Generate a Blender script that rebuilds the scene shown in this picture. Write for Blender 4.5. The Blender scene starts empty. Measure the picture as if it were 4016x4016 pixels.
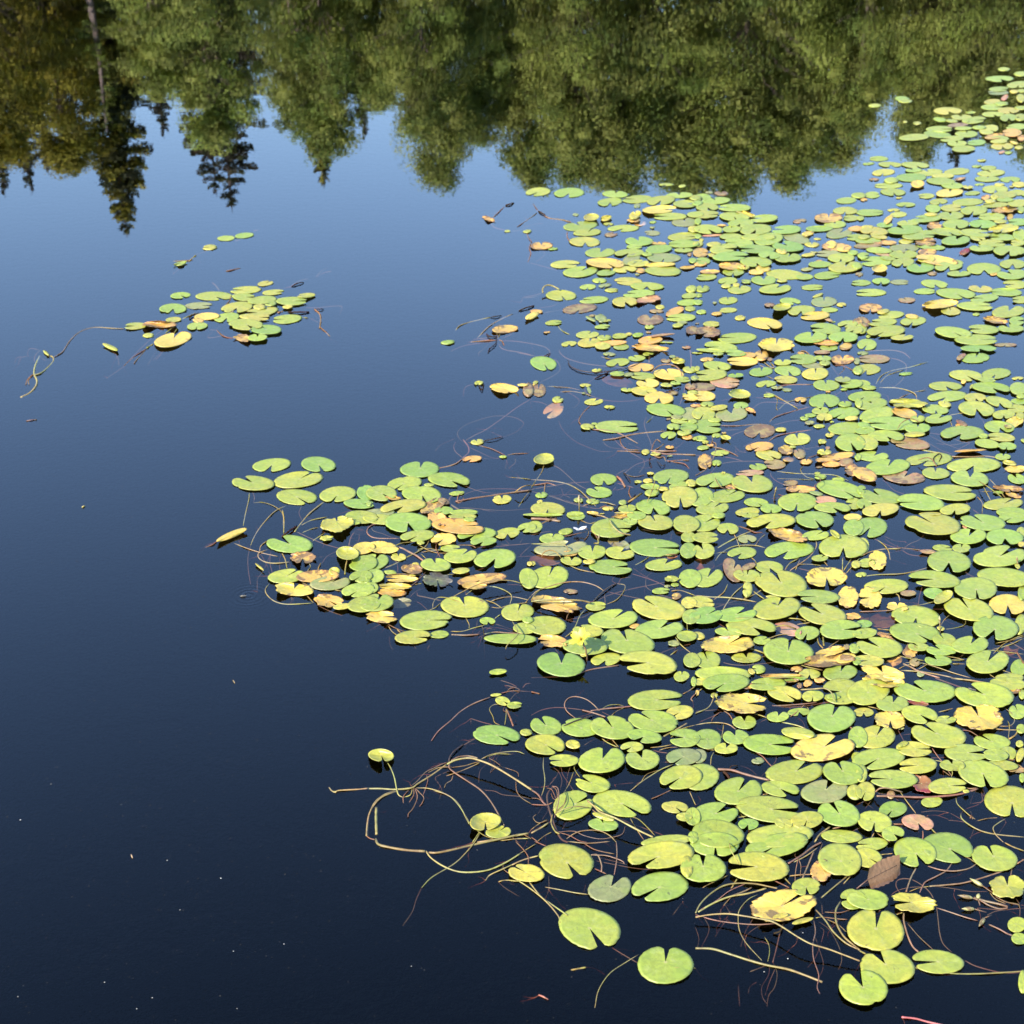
import bpy, math, random
from mathutils import Vector, noise
R = math.radians
C = bpy.context.scene.collection
scene = bpy.context.scene

# ---------------------------------------------------------------- camera
CAMH, PITCH, FPX, CPX = 1.7, R(28.0), 5789.0, 2008.0
cam = bpy.data.cameras.new("camera")
cam.sensor_width = 36; cam.sensor_height = 36
cam.lens = 36 * FPX / 4016
cam.clip_start = 0.05; cam.clip_end = 2000
cam.dof.use_dof = True; cam.dof.focus_distance = 2.9; cam.dof.aperture_fstop = 10.5
camo = bpy.data.objects.new("camera", cam); C.objects.link(camo)
camo.location = (0, 0, CAMH); camo.rotation_euler = (R(90) - PITCH, 0, 0)
scene.camera = camo

# ---------------------------------------------------------------- sky, sun, exposure
SUN = Vector((-0.68 * math.cos(R(37)), -0.73 * math.cos(R(37)), math.sin(R(37)))).normalized()
w = bpy.data.worlds.new("World"); scene.world = w; w.use_nodes = True
nt = w.node_tree; bg = nt.nodes["Background"]
sky = nt.nodes.new("ShaderNodeTexSky"); sky.sky_type = 'NISHITA'; sky.sun_disc = False
sky.sun_elevation = R(37); sky.sun_rotation = math.atan2(SUN.x, SUN.y)
sky.air_density = 1.25; sky.dust_density = 0.2; sky.ozone_density = 4.2
nt.links.new(sky.outputs[0], bg.inputs[0]); bg.inputs[1].default_value = 0.15
sun = bpy.data.lights.new("sun", 'SUN'); sun.energy = 4.2; sun.angle = R(0.5); sun.color = (1.0, 0.94, 0.84)
suno = bpy.data.objects.new("sun", sun); C.objects.link(suno)
suno.rotation_euler = SUN.to_track_quat('Z', 'Y').to_euler(); suno.location = (-30, -25, 30)
vs = scene.view_settings
vs.view_transform = 'Standard'; vs.look = 'None'; vs.gamma = 1; vs.exposure = 1.97
scene.cycles.max_bounces = 8; scene.cycles.transparent_max_bounces = 12
scene.cycles.diffuse_bounces = 3; scene.cycles.glossy_bounces = 3
scene.cycles.caustics_reflective = False; scene.cycles.caustics_refractive = False

# ---------------------------------------------------------------- helpers
CP, SP = math.cos(PITCH), math.sin(PITCH)
def ray(x, y):
    a, b = (x - CPX) / FPX, (CPX - y) / FPX
    return Vector((a, CP + b * SP, -SP + b * CP))
def wpt(x, y, z=0.0):
    """point of the water plane (or of a level z near it) seen at photo pixel x, y"""
    d = ray(x, y); t = (z - CAMH) / d.z
    return Vector((d.x * t, d.y * t, z))
def mesh(name, V, F, mat=None, parent=None, smooth=True, col=None, uv=None):
    me = bpy.data.meshes.new(name)
    me.from_pydata([tuple(v) for v in V], [], F)
    if smooth: me.polygons.foreach_set("use_smooth", [True] * len(me.polygons))
    if col is not None:
        a = me.color_attributes.new("tint", 'FLOAT_COLOR', 'POINT')
        a.data.foreach_set("color", [c for q in col for c in q])
    if uv is not None:
        u = me.uv_layers.new(name="UVMap")
        li = [l.vertex_index for l in me.loops]
        u.data.foreach_set("uv", [c for i in li for c in uv[i]])
    if mat: me.materials.append(mat)
    o = bpy.data.objects.new(name, me); C.objects.link(o)
    if parent: o.parent = parent
    return o
def tag(o, label=None, cat=None, group=None, kind=None):
    if label: o["label"] = label
    if cat: o["category"] = cat
    if group: o["group"] = group
    if kind: o["kind"] = kind
    return o
def empty(name, loc):
    o = bpy.data.objects.new(name, None); C.objects.link(o); o.location = loc; o.empty_display_size = .1
    return o
def mat(name):
    m = bpy.data.materials.new(name); m.use_nodes = True
    m.node_tree.nodes.clear(); return m, m.node_tree
class NT:
    def __init__(s, name):
        s.m, s.t = mat(name); s.out = s.n("ShaderNodeOutputMaterial")
    def n(s, t, **k):
        q = s.t.nodes.new(t)
        for a, b in k.items(): setattr(q, a, b)
        return q
    def l(s, a, b): s.t.links.new(a, b)
    def math(s, op, a, b=None, c=None, clamp=False):
        q = s.n("ShaderNodeMath", operation=op, use_clamp=clamp)
        for i, v in enumerate((a, b, c)):
            if v is None: continue
            if isinstance(v, (int, float)): q.inputs[i].default_value = v
            else: s.l(v, q.inputs[i])
        return q.outputs[0]
    def noise(s, vec, scale, detail=2, rough=.5, dist=0):
        q = s.n("ShaderNodeTexNoise"); q.inputs['Scale'].default_value = scale
        q.inputs['Detail'].default_value = detail; q.inputs['Roughness'].default_value = rough
        q.inputs['Distortion'].default_value = dist
        s.l(vec, q.inputs['Vector']); return q.outputs['Fac']
    def ramp(s, v, lo, hi, a=0., b=1.):
        q = s.n("ShaderNodeMapRange", interpolation_type='SMOOTHSTEP')
        s.l(v, q.inputs[0]); q.inputs[1].default_value = lo; q.inputs[2].default_value = hi
        q.inputs[3].default_value = a; q.inputs[4].default_value = b; return q.outputs[0]
    def mix(s, f, a, b, mode='MIX'):
        q = s.n("ShaderNodeMix", data_type='RGBA', blend_type=mode)
        if isinstance(f, (int, float)): q.inputs[0].default_value = f
        else: s.l(f, q.inputs[0])
        for i, v in ((6, a), (7, b)):
            if isinstance(v, tuple): q.inputs[i].default_value = (*v, 1) if len(v) == 3 else v
            else: s.l(v, q.inputs[i])
        return q.outputs[2]

# ---------------------------------------------------------------- materials
def water_material():
    k = NT("pond_water")
    g = k.n("ShaderNodeNewGeometry"); pos = g.outputs['Position']
    mp = k.n("ShaderNodeMapping"); k.l(pos, mp.inputs[0]); mp.inputs['Scale'].default_value = (.42, 1.35, 1)
    n1 = k.noise(mp.outputs[0], 4.2, 2, .55, .4)
    n2 = k.noise(mp.outputs[0], 17., 1, .5); n3 = k.noise(mp.outputs[0], 48., 1, .5)
    sx = k.n("ShaderNodeSeparateXYZ"); k.l(pos, sx.inputs[0])
    # ripple rings round the small insect at left
    ip = wpt(954, 2337)
    dx = k.math('SUBTRACT', sx.outputs[0], ip.x + .012); dy = k.math('SUBTRACT', sx.outputs[1], ip.y)
    r = k.math('SQRT', k.math('ADD', k.math('MULTIPLY', dx, dx), k.math('MULTIPLY', dy, dy)))
    ring = k.math('MULTIPLY', k.math('SINE', k.math('MULTIPLY', r, 520.)), k.ramp(r, .006, .085, .00011, 0.))
    far = k.ramp(sx.outputs[1], 4.5, 9.0, .0, 1.)
    h = k.math('MULTIPLY', k.math('ADD', k.math('MULTIPLY', n1, .00015), k.math('ADD', k.math('MULTIPLY', n2, .000024), k.math('MULTIPLY', n3, .000012))), far)
    h = k.math('ADD', h, ring)
    b = k.n("ShaderNodeBump"); b.inputs['Strength'].default_value = 1; b.inputs['Distance'].default_value = 1
    k.l(h, b.inputs['Height'])
    # reflectance rises towards grazing angles; the same from both sides, so sunlight gets in and out
    dp = k.n("ShaderNodeVectorMath", operation='DOT_PRODUCT'); k.l(g.outputs['Incoming'], dp.inputs[0]); k.l(b.outputs[0], dp.inputs[1])
    fr = k.math('MULTIPLY_ADD', k.math('POWER', k.math('SUBTRACT', 1.0, k.math('ABSOLUTE', dp.outputs['Value']), clamp=True), 2.75), .455, .007)
    gl = k.n("ShaderNodeBsdfGlossy"); gl.inputs['Roughness'].default_value = 0.0; k.l(b.outputs[0], gl.inputs['Normal'])
    gl.inputs['Color'].default_value = (.955, .93, .985, 1)
    tr = k.n("ShaderNodeBsdfTransparent"); tr.inputs['Color'].default_value = (.97, .97, .97, 1)
    mx = k.n("ShaderNodeMixShader"); k.l(fr, mx.inputs[0]); k.l(tr.outputs[0], mx.inputs[1]); k.l(gl.outputs[0], mx.inputs[2])
    k.l(mx.outputs[0], k.out.inputs['Surface'])
    va = k.n("ShaderNodeVolumeAbsorption"); va.inputs['Color'].default_value = (.70, .46, .34, 1); va.inputs['Density'].default_value = 13.
    k.l(va.outputs[0], k.out.inputs['Volume'])
    return k.m

def pad_material():
    k = NT("floating_leaf")
    at = k.n("ShaderNodeAttribute", attribute_name="tint")
    col, wear = at.outputs['Color'], at.outputs['Alpha']
    pos = k.n("ShaderNodeNewGeometry").outputs['Position']
    uv = k.n("ShaderNodeUVMap"); sx = k.n("ShaderNodeSeparateXYZ"); k.l(uv.outputs[0], sx.inputs[0])
    u, v = sx.outputs[0], sx.outputs[1]
    big = k.noise(pos, 16, 3, .6); mid = k.noise(pos, 55, 4, .65); fine = k.noise(pos, 420, 3, .7)
    # slow shift between greener and yellower areas
    patch = k.ramp(k.noise(pos, 120, 5, .7), .38, .62, .86, 1.10)
    cm = k.n('ShaderNodeVectorMath', operation='SCALE'); k.l(col, cm.inputs[0]); k.l(patch, cm.inputs['Scale']); col = cm.outputs[0]
    c = k.mix(k.ramp(big, .42, .62), col, k.mix(.32, col, (.098, .160, .014)))
    # ageing leaves turn from the edge inwards: greener heart, tanned margin
    age = k.ramp(wear, .12, .30)
    an = k.ramp(k.math('ADD', k.noise(pos, 26, 3, .6, .5), k.math('MULTIPLY', v, .22)), .50, .72)
    heart = k.mix(.30, col, (.185, .195, .032))
    c = k.mix(k.math('MULTIPLY', age, k.math('SUBTRACT', 1.0, an)), c, heart)
    # pale dried film and specks lying on the leaf
    film = k.math('MULTIPLY', k.ramp(mid, .50, .72), k.ramp(fine, .35, .62))
    c = k.mix(k.math('MULTIPLY', film, .42), c, (.215, .225, .10))
    spk = k.ramp(k.noise(pos, 260, 2, .6), .73, .78)
    c = k.mix(k.math('MULTIPLY', spk, .5), c, (.30, .31, .19))
    # veins spreading from the stalk
    vn = k.math('ABSOLUTE', k.math('SINE', k.math('ADD', k.math('MULTIPLY', u, 30.), k.math('MULTIPLY', mid, 1.6))))
    vv = k.math('MULTIPLY', k.ramp(vn, 0, .22, 1, 0), k.ramp(v, .1, .8, .13, .03))
    c = k.mix(vv, c, (.19, .205, .065))
    dot = k.ramp(v, .03, .10, .6, 0.)
    c = k.mix(dot, c, (.26, .22, .09))
    # brownish rim
    rimn = k.math('ADD', v, k.math('MULTIPLY', k.math('SUBTRACT', mid, .5), .12))
    rim = k.math('MULTIPLY', k.ramp(rimn, .93, 1.0), k.math('ADD', k.math('MULTIPLY', wear, .6), .16))
    c = k.mix(rim, c, (.075, .042, .014))
    # decay blotches
    bl = k.math('ADD', k.math('MULTIPLY', k.noise(pos, 38, 4, .6, .6), .8), k.math('MULTIPLY', v, .12))
    bl = k.ramp(k.math('ADD', bl, k.math('MULTIPLY', wear, .34)), .70, .76)
    bl = k.math('MULTIPLY', bl, k.ramp(wear, .02, .2))
    c = k.mix(k.math('MULTIPLY', bl, .8), c, k.mix(k.ramp(fine, .4, .6), (.050, .024, .011), (.115, .060, .026)))
    # thin dark scribbles left by leaf miners, here and there
    sc = k.math('ABSOLUTE', k.math('SUBTRACT', k.noise(pos, 60, 2, .5, 1.2), .5))
    sc = k.math('MULTIPLY', k.ramp(sc, .004, .010, 1, 0), k.ramp(k.noise(pos, 19, 1, .5), .62, .66))
    c = k.mix(k.math('MULTIPLY', sc, .7), c, (.045, .036, .016))
    # tiny dark holes and dirt
    dk = k.ramp(k.noise(pos, 95, 2, .5), .735, .755)
    c = k.mix(k.math('MULTIPLY', dk, .55), c, (.020, .018, .009))
    p = k.n("ShaderNodeBsdfPrincipled"); k.l(c, p.inputs['Base Color'])
    k.l(k.ramp(fine, .3, .7, .38, .60), p.inputs['Roughness']); p.inputs['Specular IOR Level'].default_value = .5
    b = k.n("ShaderNodeBump"); b.inputs['Strength'].default_value = .55; b.inputs['Distance'].default_value = .0011
    hh = k.math('ADD', k.math('MULTIPLY', mid, 1.4), k.math('ADD', k.math('MULTIPLY', vn, .35), k.math('MULTIPLY', fine, .35)))
    k.l(hh, b.inputs['Height']); k.l(b.outputs[0], p.inputs['Normal'])
    tl = k.n("ShaderNodeBsdfTranslucent"); k.l(c, tl.inputs[0])
    mx = k.n("ShaderNodeMixShader"); mx.inputs[0].default_value = .10; k.l(p.outputs[0], mx.inputs[1]); k.l(tl.outputs[0], mx.inputs[2])
    k.l(mx.outputs[0], k.out.inputs[0]); return k.m

def stem_material(name, spec):
    k = NT(name)
    at = k.n("ShaderNodeAttribute", attribute_name="tint")
    pos = k.n("ShaderNodeNewGeometry").outputs['Position']
    f = k.noise(pos, 70, 3, .6); g = k.noise(pos, 500, 2, .6)
    c = k.mix(k.ramp(f, .42, .66), at.outputs['Color'], k.mix(.45, at.outputs['Color'], (.055, .024, .012)))
    c = k.mix(k.ramp(g, .55, .75, 0, .35), c, (.024, .016, .010))
    p = k.n("ShaderNodeBsdfPrincipled"); k.l(c, p.inputs['Base Color']); p.inputs['Roughness'].default_value = .45; p.inputs['Specular IOR Level'].default_value = spec
    b = k.n("ShaderNodeBump"); b.inputs['Strength'].default_value = .4; b.inputs['Distance'].default_value = .0006
    k.l(g, b.inputs['Height']); k.l(b.outputs[0], p.inputs['Normal'])
    k.l(p.outputs[0], k.out.inputs[0]); return k.m

def tint_material(name, rough=.6, trans=.0, bumpscale=60, bump=.0):
    k = NT(name)
    at = k.n("ShaderNodeAttribute", attribute_name="tint")
    pos = k.n("ShaderNodeNewGeometry").outputs['Position']
    n = k.noise(pos, bumpscale, 3, .6)
    c = k.mix(k.ramp(n, .35, .7, 0, .35), at.outputs['Color'], k.mix(.6, at.outputs['Color'], (.05, .04, .02)))
    p = k.n("ShaderNodeBsdfPrincipled"); k.l(c, p.inputs['Base Color']); p.inputs['Roughness'].default_value = rough
    if bump:
        b = k.n("ShaderNodeBump"); b.inputs['Distance'].default_value = bump; k.l(n, b.inputs['Height']); k.l(b.outputs[0], p.inputs['Normal'])
    if trans:
        tl = k.n("ShaderNodeBsdfTranslucent"); k.l(c, tl.inputs[0])
        mx = k.n("ShaderNodeMixShader"); mx.inputs[0].default_value = trans
        k.l(p.outputs[0], mx.inputs[1]); k.l(tl.outputs[0], mx.inputs[2]); k.l(mx.outputs[0], k.out.inputs[0])
    else: k.l(p.outputs[0], k.out.inputs[0])
    return k.m

def ground_material():
    k = NT("bank_ground")
    pos = k.n("ShaderNodeNewGeometry").outputs['Position']
    a = k.noise(pos, 1.2, 5, .6); b_ = k.noise(pos, 14, 4, .6)
    sx = k.n("ShaderNodeSeparateXYZ"); k.l(pos, sx.inputs[0])
    g = k.mix(k.ramp(a, .4, .6), (.045, .075, .018), (.09, .10, .03))
    g = k.mix(k.ramp(b_, .45, .7, 0, .6), g, (.10, .07, .04))
    mud = k.ramp(sx.outputs[2], -.05, .12)
    c = k.mix(mud, (.030, .022, .013), g)
    p = k.n("ShaderNodeBsdfPrincipled"); k.l(c, p.inputs['Base Color']); p.inputs['Roughness'].default_value = .95
    bb = k.n("ShaderNodeBump"); bb.inputs['Distance'].default_value = .06; k.l(b_, bb.inputs['Height']); k.l(bb.outputs[0], p.inputs['Normal'])
    k.l(p.outputs[0], k.out.inputs[0]); return k.m
M_WATER = water_material(); M_PAD = pad_material(); M_STEM = stem_material('stem_skin', .3); M_ROOT = stem_material('root_skin', 0)
M_LEAF = tint_material("tree_leaf", .85, .35, 3)
M_NEEDLE = tint_material("conifer_needle", .9, .12, 3)
M_BARK = tint_material("tree_bark", .9, 0, 14, .03)
M_PETAL = tint_material("flower_petal", .5, .35, 300)
M_DRY = tint_material("dry_leaf", .7, .1, 160, .0012)
M_BITS = tint_material("floating_bits", .6, 0, 300)
M_GROUND = ground_material()

# ---------------------------------------------------------------- ground and pond water
NEAR, FAR, SIDE = 1.15, 30.0, 34.0
def shore(x, y):
    """>0 on land, <0 in the pond: signed distance to the water's edge, roughly"""
    wob = 1.3 * noise.noise(Vector((x * .12, y * .12, 3.1))) + .25 * noise.noise(Vector((x * .9, y * .9, 7.)))
    d = max(y - (FAR + wob + .004 * x * x), abs(x) - (SIDE + wob), (-NEAR_EDGE - y) + .15 * wob)
    return d
NEAR_EDGE = -.2
def gh(x, y):
    d = shore(x, y)
    if d < 0: return max(-1.3, d * .55)
    return min(.35 * d, .5) + .05 * max(0, d - 1.4) ** .8 * (1 + .5 * noise.noise(Vector((x * .05, y * .05, 0))))
def ground():
    def axis(lo, hi, fine_lo, fine_hi, st):
        a = [fine_lo]; 
        while a[-1] < fine_hi: a.append(a[-1] + st)
        s = st
        up = [a[-1]]
        while up[-1] < hi: s *= 1.35; up.append(up[-1] + s)
        s = st; dn = [a[0]]
        while dn[-1] > lo: s *= 1.35; dn.append(dn[-1] - s)
        return dn[:0:-1] + a + up[1:]
    X = axis(-900, 900, -40, 40, .9); Y = axis(-900, 900, -4, 44, .8)
    V = [(x, y, gh(x, y)) for y in Y for x in X]
    n = len(X)
    F = [(j * n + i, j * n + i + 1, (j + 1) * n + i + 1, (j + 1) * n + i) for j in range(len(Y) - 1) for i in range(n - 1)]
    tag(mesh("ground", V, F, M_GROUND), kind="structure")
ground()
x0, x1, y0, y1, zb = -36.5, 36.5, -1.0, 38.0, -1.6
tag(mesh("water", [(x0, y0, 0), (x1, y0, 0), (x1, y1, 0), (x0, y1, 0), (x0, y0, zb), (x1, y0, zb), (x1, y1, zb), (x0, y1, zb)],
     [(0, 1, 2, 3), (7, 6, 5, 4), (0, 4, 5, 1), (1, 5, 6, 2), (2, 6, 7, 3), (3, 7, 4, 0)], M_WATER, smooth=False), kind="structure")

# ---------------------------------------------------------------- trees on the far bank (seen mirrored in the pond)
def tube(V, F, pts, rads, n=6):
    s = len(V)
    for i, p in enumerate(pts):
        a = pts[max(i - 1, 0)]; b = pts[min(i + 1, len(pts) - 1)]
        t = (Vector(b) - Vector(a)); 
        if t.length < 1e-9: t = Vector((0, 0, 1))
        t.normalize(); q = t.cross(Vector((0, 0, 1)))
        if q.length < .02: q = t.cross(Vector((0, 1, 0)))
        q.normalize(); r = q.cross(t)
        for k in range(n):
            c = 2 * math.pi * k / n
            V.append(Vector(p) + (q * math.cos(c) + r * math.sin(c)) * rads[i])
    for i in range(len(pts) - 1):
        for k in range(n):
            a = s + i * n + k; b = s + i * n + (k + 1) % n
            F.append((a, b, b + n, a + n))
    F.append(tuple(s + k for k in range(n))[::-1]); F.append(tuple(s + (len(pts) - 1) * n + k for k in range(n)))
def leafquad(V, F, col, p, s, c, rng, up=.3, out=None):
    d = Vector((rng.gauss(0, 1), rng.gauss(0, 1), rng.gauss(0, .7))).normalized()
    nrm = Vector((rng.gauss(0, 1), rng.gauss(0, 1), rng.gauss(0, 1) + up)).normalized()
    if out is not None: nrm = (nrm * .55 + out).normalized(); d = (d - nrm * d.dot(nrm)).normalized()
    e = d.cross(nrm)
    if e.length < .05: return
    e.normalize(); i = len(V)
    V += [p - d * s * .6, p + e * s * .36, p + d * s * .6, p - e * s * .36]
    F.append((i, i + 1, i + 2, i + 3)); col += [c] * 4
def broad_crown(seed, h, rad, base, nclump, nleaf, lsize, pal):
    rng = random.Random(seed); V, F, col = [], [], []
    VT, FT = [], []
    lean = Vector((rng.uniform(-.05, .05), rng.uniform(-.05, .05), 0))
    tp = [Vector((lean.x * z * z / h, lean.y * z * z / h, z)) for z in [h * t for t in (-.03, .05, .2, .4, .6, .8, .93)]]
    tube(VT, FT, tp, [.17, .14, .12, .10, .07, .04, .015], 8)
    for i in range(nclump):
        t = rng.random() ** .8
        z = base + (h - base) * t
        prof = math.sin(math.pi * (0.16 + .80 * t)) ** .75 * (1.0 - .25 * t)
        a = rng.uniform(0, 2 * math.pi)
        lob = 1 + .30 * math.sin(3 * a + seed + .4 * z) + .26 * math.sin(5 * a + 2.3 * z + seed)
        if rng.random() < .14: lob *= 1.22
        r = rad * prof * lob * (rng.random() ** .42)
        c = Vector((math.cos(a) * r, math.sin(a) * r, z)) + lean * z
        zz = max(base * .7, z - r * .55)
        p0 = Vector((lean.x * zz * zz / h, lean.y * zz * zz / h, zz))
        if i % 2 == 0:
            m = (p0 + c) / 2 + Vector((0, 0, .12 * r))
            tube(VT, FT, [p0, m, c], [.035, .022, .006], 5)
        tone = pal[rng.randrange(len(pal))]; br = rng.uniform(.55, 1.45)
        cs = rng.uniform(.24, .66) * rad / 2.6
        for j in range(nleaf):
            g = Vector((rng.gauss(0, 1), rng.gauss(0, 1), rng.gauss(0, 1)))
            og = g.normalized(); g = og * (.35 + .65 * rng.random() ** .5) * cs * 1.25; g.z *= .62
            if rng.random() < .25: g.z -= abs(rng.gauss(0, .5)) * cs     # hanging twigs
            k = br * rng.uniform(.8, 1.2)
            leafquad(V, F, col, c + g, lsize * rng.uniform(.7, 1.3), (tone[0] * k, tone[1] * k, tone[2] * k, 1), rng, .3, og)
    return (V, F, col), (VT, FT)
def conifer_crown(seed, h, rad, base, dens, pal, ragged=.25, lsize=.085):
    rng = random.Random(seed); V, F, col = [], [], []; VT, FT = [], []
    tube(VT, FT, [Vector((.04 * math.sin(z * 1.3 + seed), 0, z)) for z in [h * t for t in (-.03, .1, .3, .5, .7, .9, 1)]], [.2, .17, .14, .11, .08, .04, .008], 8)
    z = base
    while z < h * .985:
        t = (z - base) / (h - base)
        L = rad * (1 - t) ** .8 * (.8 + .35 * rng.random()) + .03
        for b in range(rng.randint(4, 7)):
            if rng.random() > dens: continue
            a = rng.uniform(0, 2 * math.pi); l = L * rng.uniform(1 - ragged * 1.6, 1 + ragged)
            dx, dy = math.cos(a), math.sin(a)
            pts = []
            for q in (0, .35, .7, 1):
                pts.append(Vector((dx * l * q, dy * l * q, z - l * (.42 * q - .22 * q * q) + .1 * q ** 3)))
            tube(VT, FT, pts, [.022, .016, .01, .004], 4)
            tone = pal[rng.randrange(len(pal))]; br = rng.uniform(.7, 1.3)
            n = int(9 + 170 * l)
            for j in range(n):
                q = rng.random() ** .7; i = min(2, int(q * 3)); f = q * 3 - i
                p = pts[i].lerp(pts[i + 1], f)
                wd = .02 + .24 * l * (1 - q * .6)
                p = p + Vector((-dy, dx, 0)) * rng.gauss(0, wd * .8) + Vector((0, 0, -abs(rng.gauss(0, .03 + .07 * min(1, l))) - .01))
                k = br * rng.uniform(.75, 1.2)
                leafquad(V, F, col, p, lsize * rng.uniform(.7, 1.3) * (.55 + .45 * min(1, l)), (tone[0] * k, tone[1] * k, tone[2] * k, 1), rng, 0)
        z += rng.uniform(.10, .22) * (1 if t < .7 else .7)
    return (V, F, col), (VT, FT)
GREENS = [(.262, .315, .056), (.300, .335, .064), (.195, .260, .050), (.340, .360, .080)]
BRIGHT = [(.345, .390, .080), (.385, .415, .092), (.265, .330, .062)]
OLIVE = [(.320, .285, .026), (.265, .245, .024), (.360, .300, .032)]
DARKS = [(.065, .080, .020), (.085, .092, .024), (.050, .062, .018)]
RUSTY = [(.062, .052, .026), (.085, .060, .032), (.045, .045, .022)]
BARKC = (.085, .062, .048, 1); BIRCHC = (.22, .165, .14, 1)
def make_tree(name, spec, bark):
    """meshes of a unit tree, shared by its copies"""
    (V, F, col), (VT, FT) = spec
    a = bpy.data.meshes.new("crown"); a.from_pydata([tuple(v) for v in V], [], F)
    ca = a.color_attributes.new("tint", 'FLOAT_COLOR', 'POINT'); ca.data.foreach_set("color", [c for q in col for c in q])
    a.materials.append(M_LEAF if name == 'b' else M_NEEDLE)
    b = bpy.data.meshes.new("trunk"); b.from_pydata([tuple(v) for v in VT], [], FT)
    cb = b.color_attributes.new("tint", 'FLOAT_COLOR', 'POINT'); cb.data.foreach_set("color", list(bark) * len(VT))
    b.polygons.foreach_set("use_smooth", [True] * len(b.polygons)); b.materials.append(M_BARK)
    return a, b
H0 = 10.0
KIND = {
 'B1': make_tree('b', broad_crown(11, H0, 2.7, 1.4, 190, 190, .092, GREENS), BIRCHC),
 'B2': make_tree('b', broad_crown(23, H0, 3.1, 1.2, 230, 190, .092, GREENS), BARKC),
 'B3': make_tree('b', broad_crown(37, H0, 2.3, 1.0, 170, 190, .09, BRIGHT), BIRCHC),
 'O1': make_tree('b', broad_crown(41, H0, 2.6, .8, 190, 180, .092, OLIVE), BARKC),
 'S1': make_tree('c', conifer_crown(5, H0, 2.5, .8, .95, DARKS + OLIVE), BARKC),
 'S2': make_tree('c', conifer_crown(8, H0, 2.9, 1.6, .42, RUSTY + DARKS, .4), BARKC),
 'T1': make_tree('c', conifer_crown(17, H0, .8, 4.5, .30, GREENS, .5), BIRCHC),
 'S3': make_tree('c', conifer_crown(9, H0, 1.7, .8, .8, DARKS + RUSTY, .3), BARKC),
}
def tree(kind, xt, yt, D, name, label, wid=1.0, cat='tree', group=None, rot=0):
    """tree whose mirrored tip shows at (xt, yt) of a 1932 px wide photo, D metres away"""
    s = 4016 / 1932.
    d = ray(xt * s, yt * s); t = D / math.hypot(d.x, d.y)
    h = -d.z * t - CAMH; x, y = d.x * t, d.y * t; z = gh(x, y)
    h = max(1.5, h - z)
    r = empty(name, (x, y, z)); r.rotation_euler = (0, 0, rot); r.scale = (wid * h / H0, wid * h / H0, h / H0)
    tag(r, label, cat, group)
    for me, nm in zip(KIND[kind], ("crown", "trunk")):
        o = bpy.data.objects.new(nm, me); C.objects.link(o); o.parent = r
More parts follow.
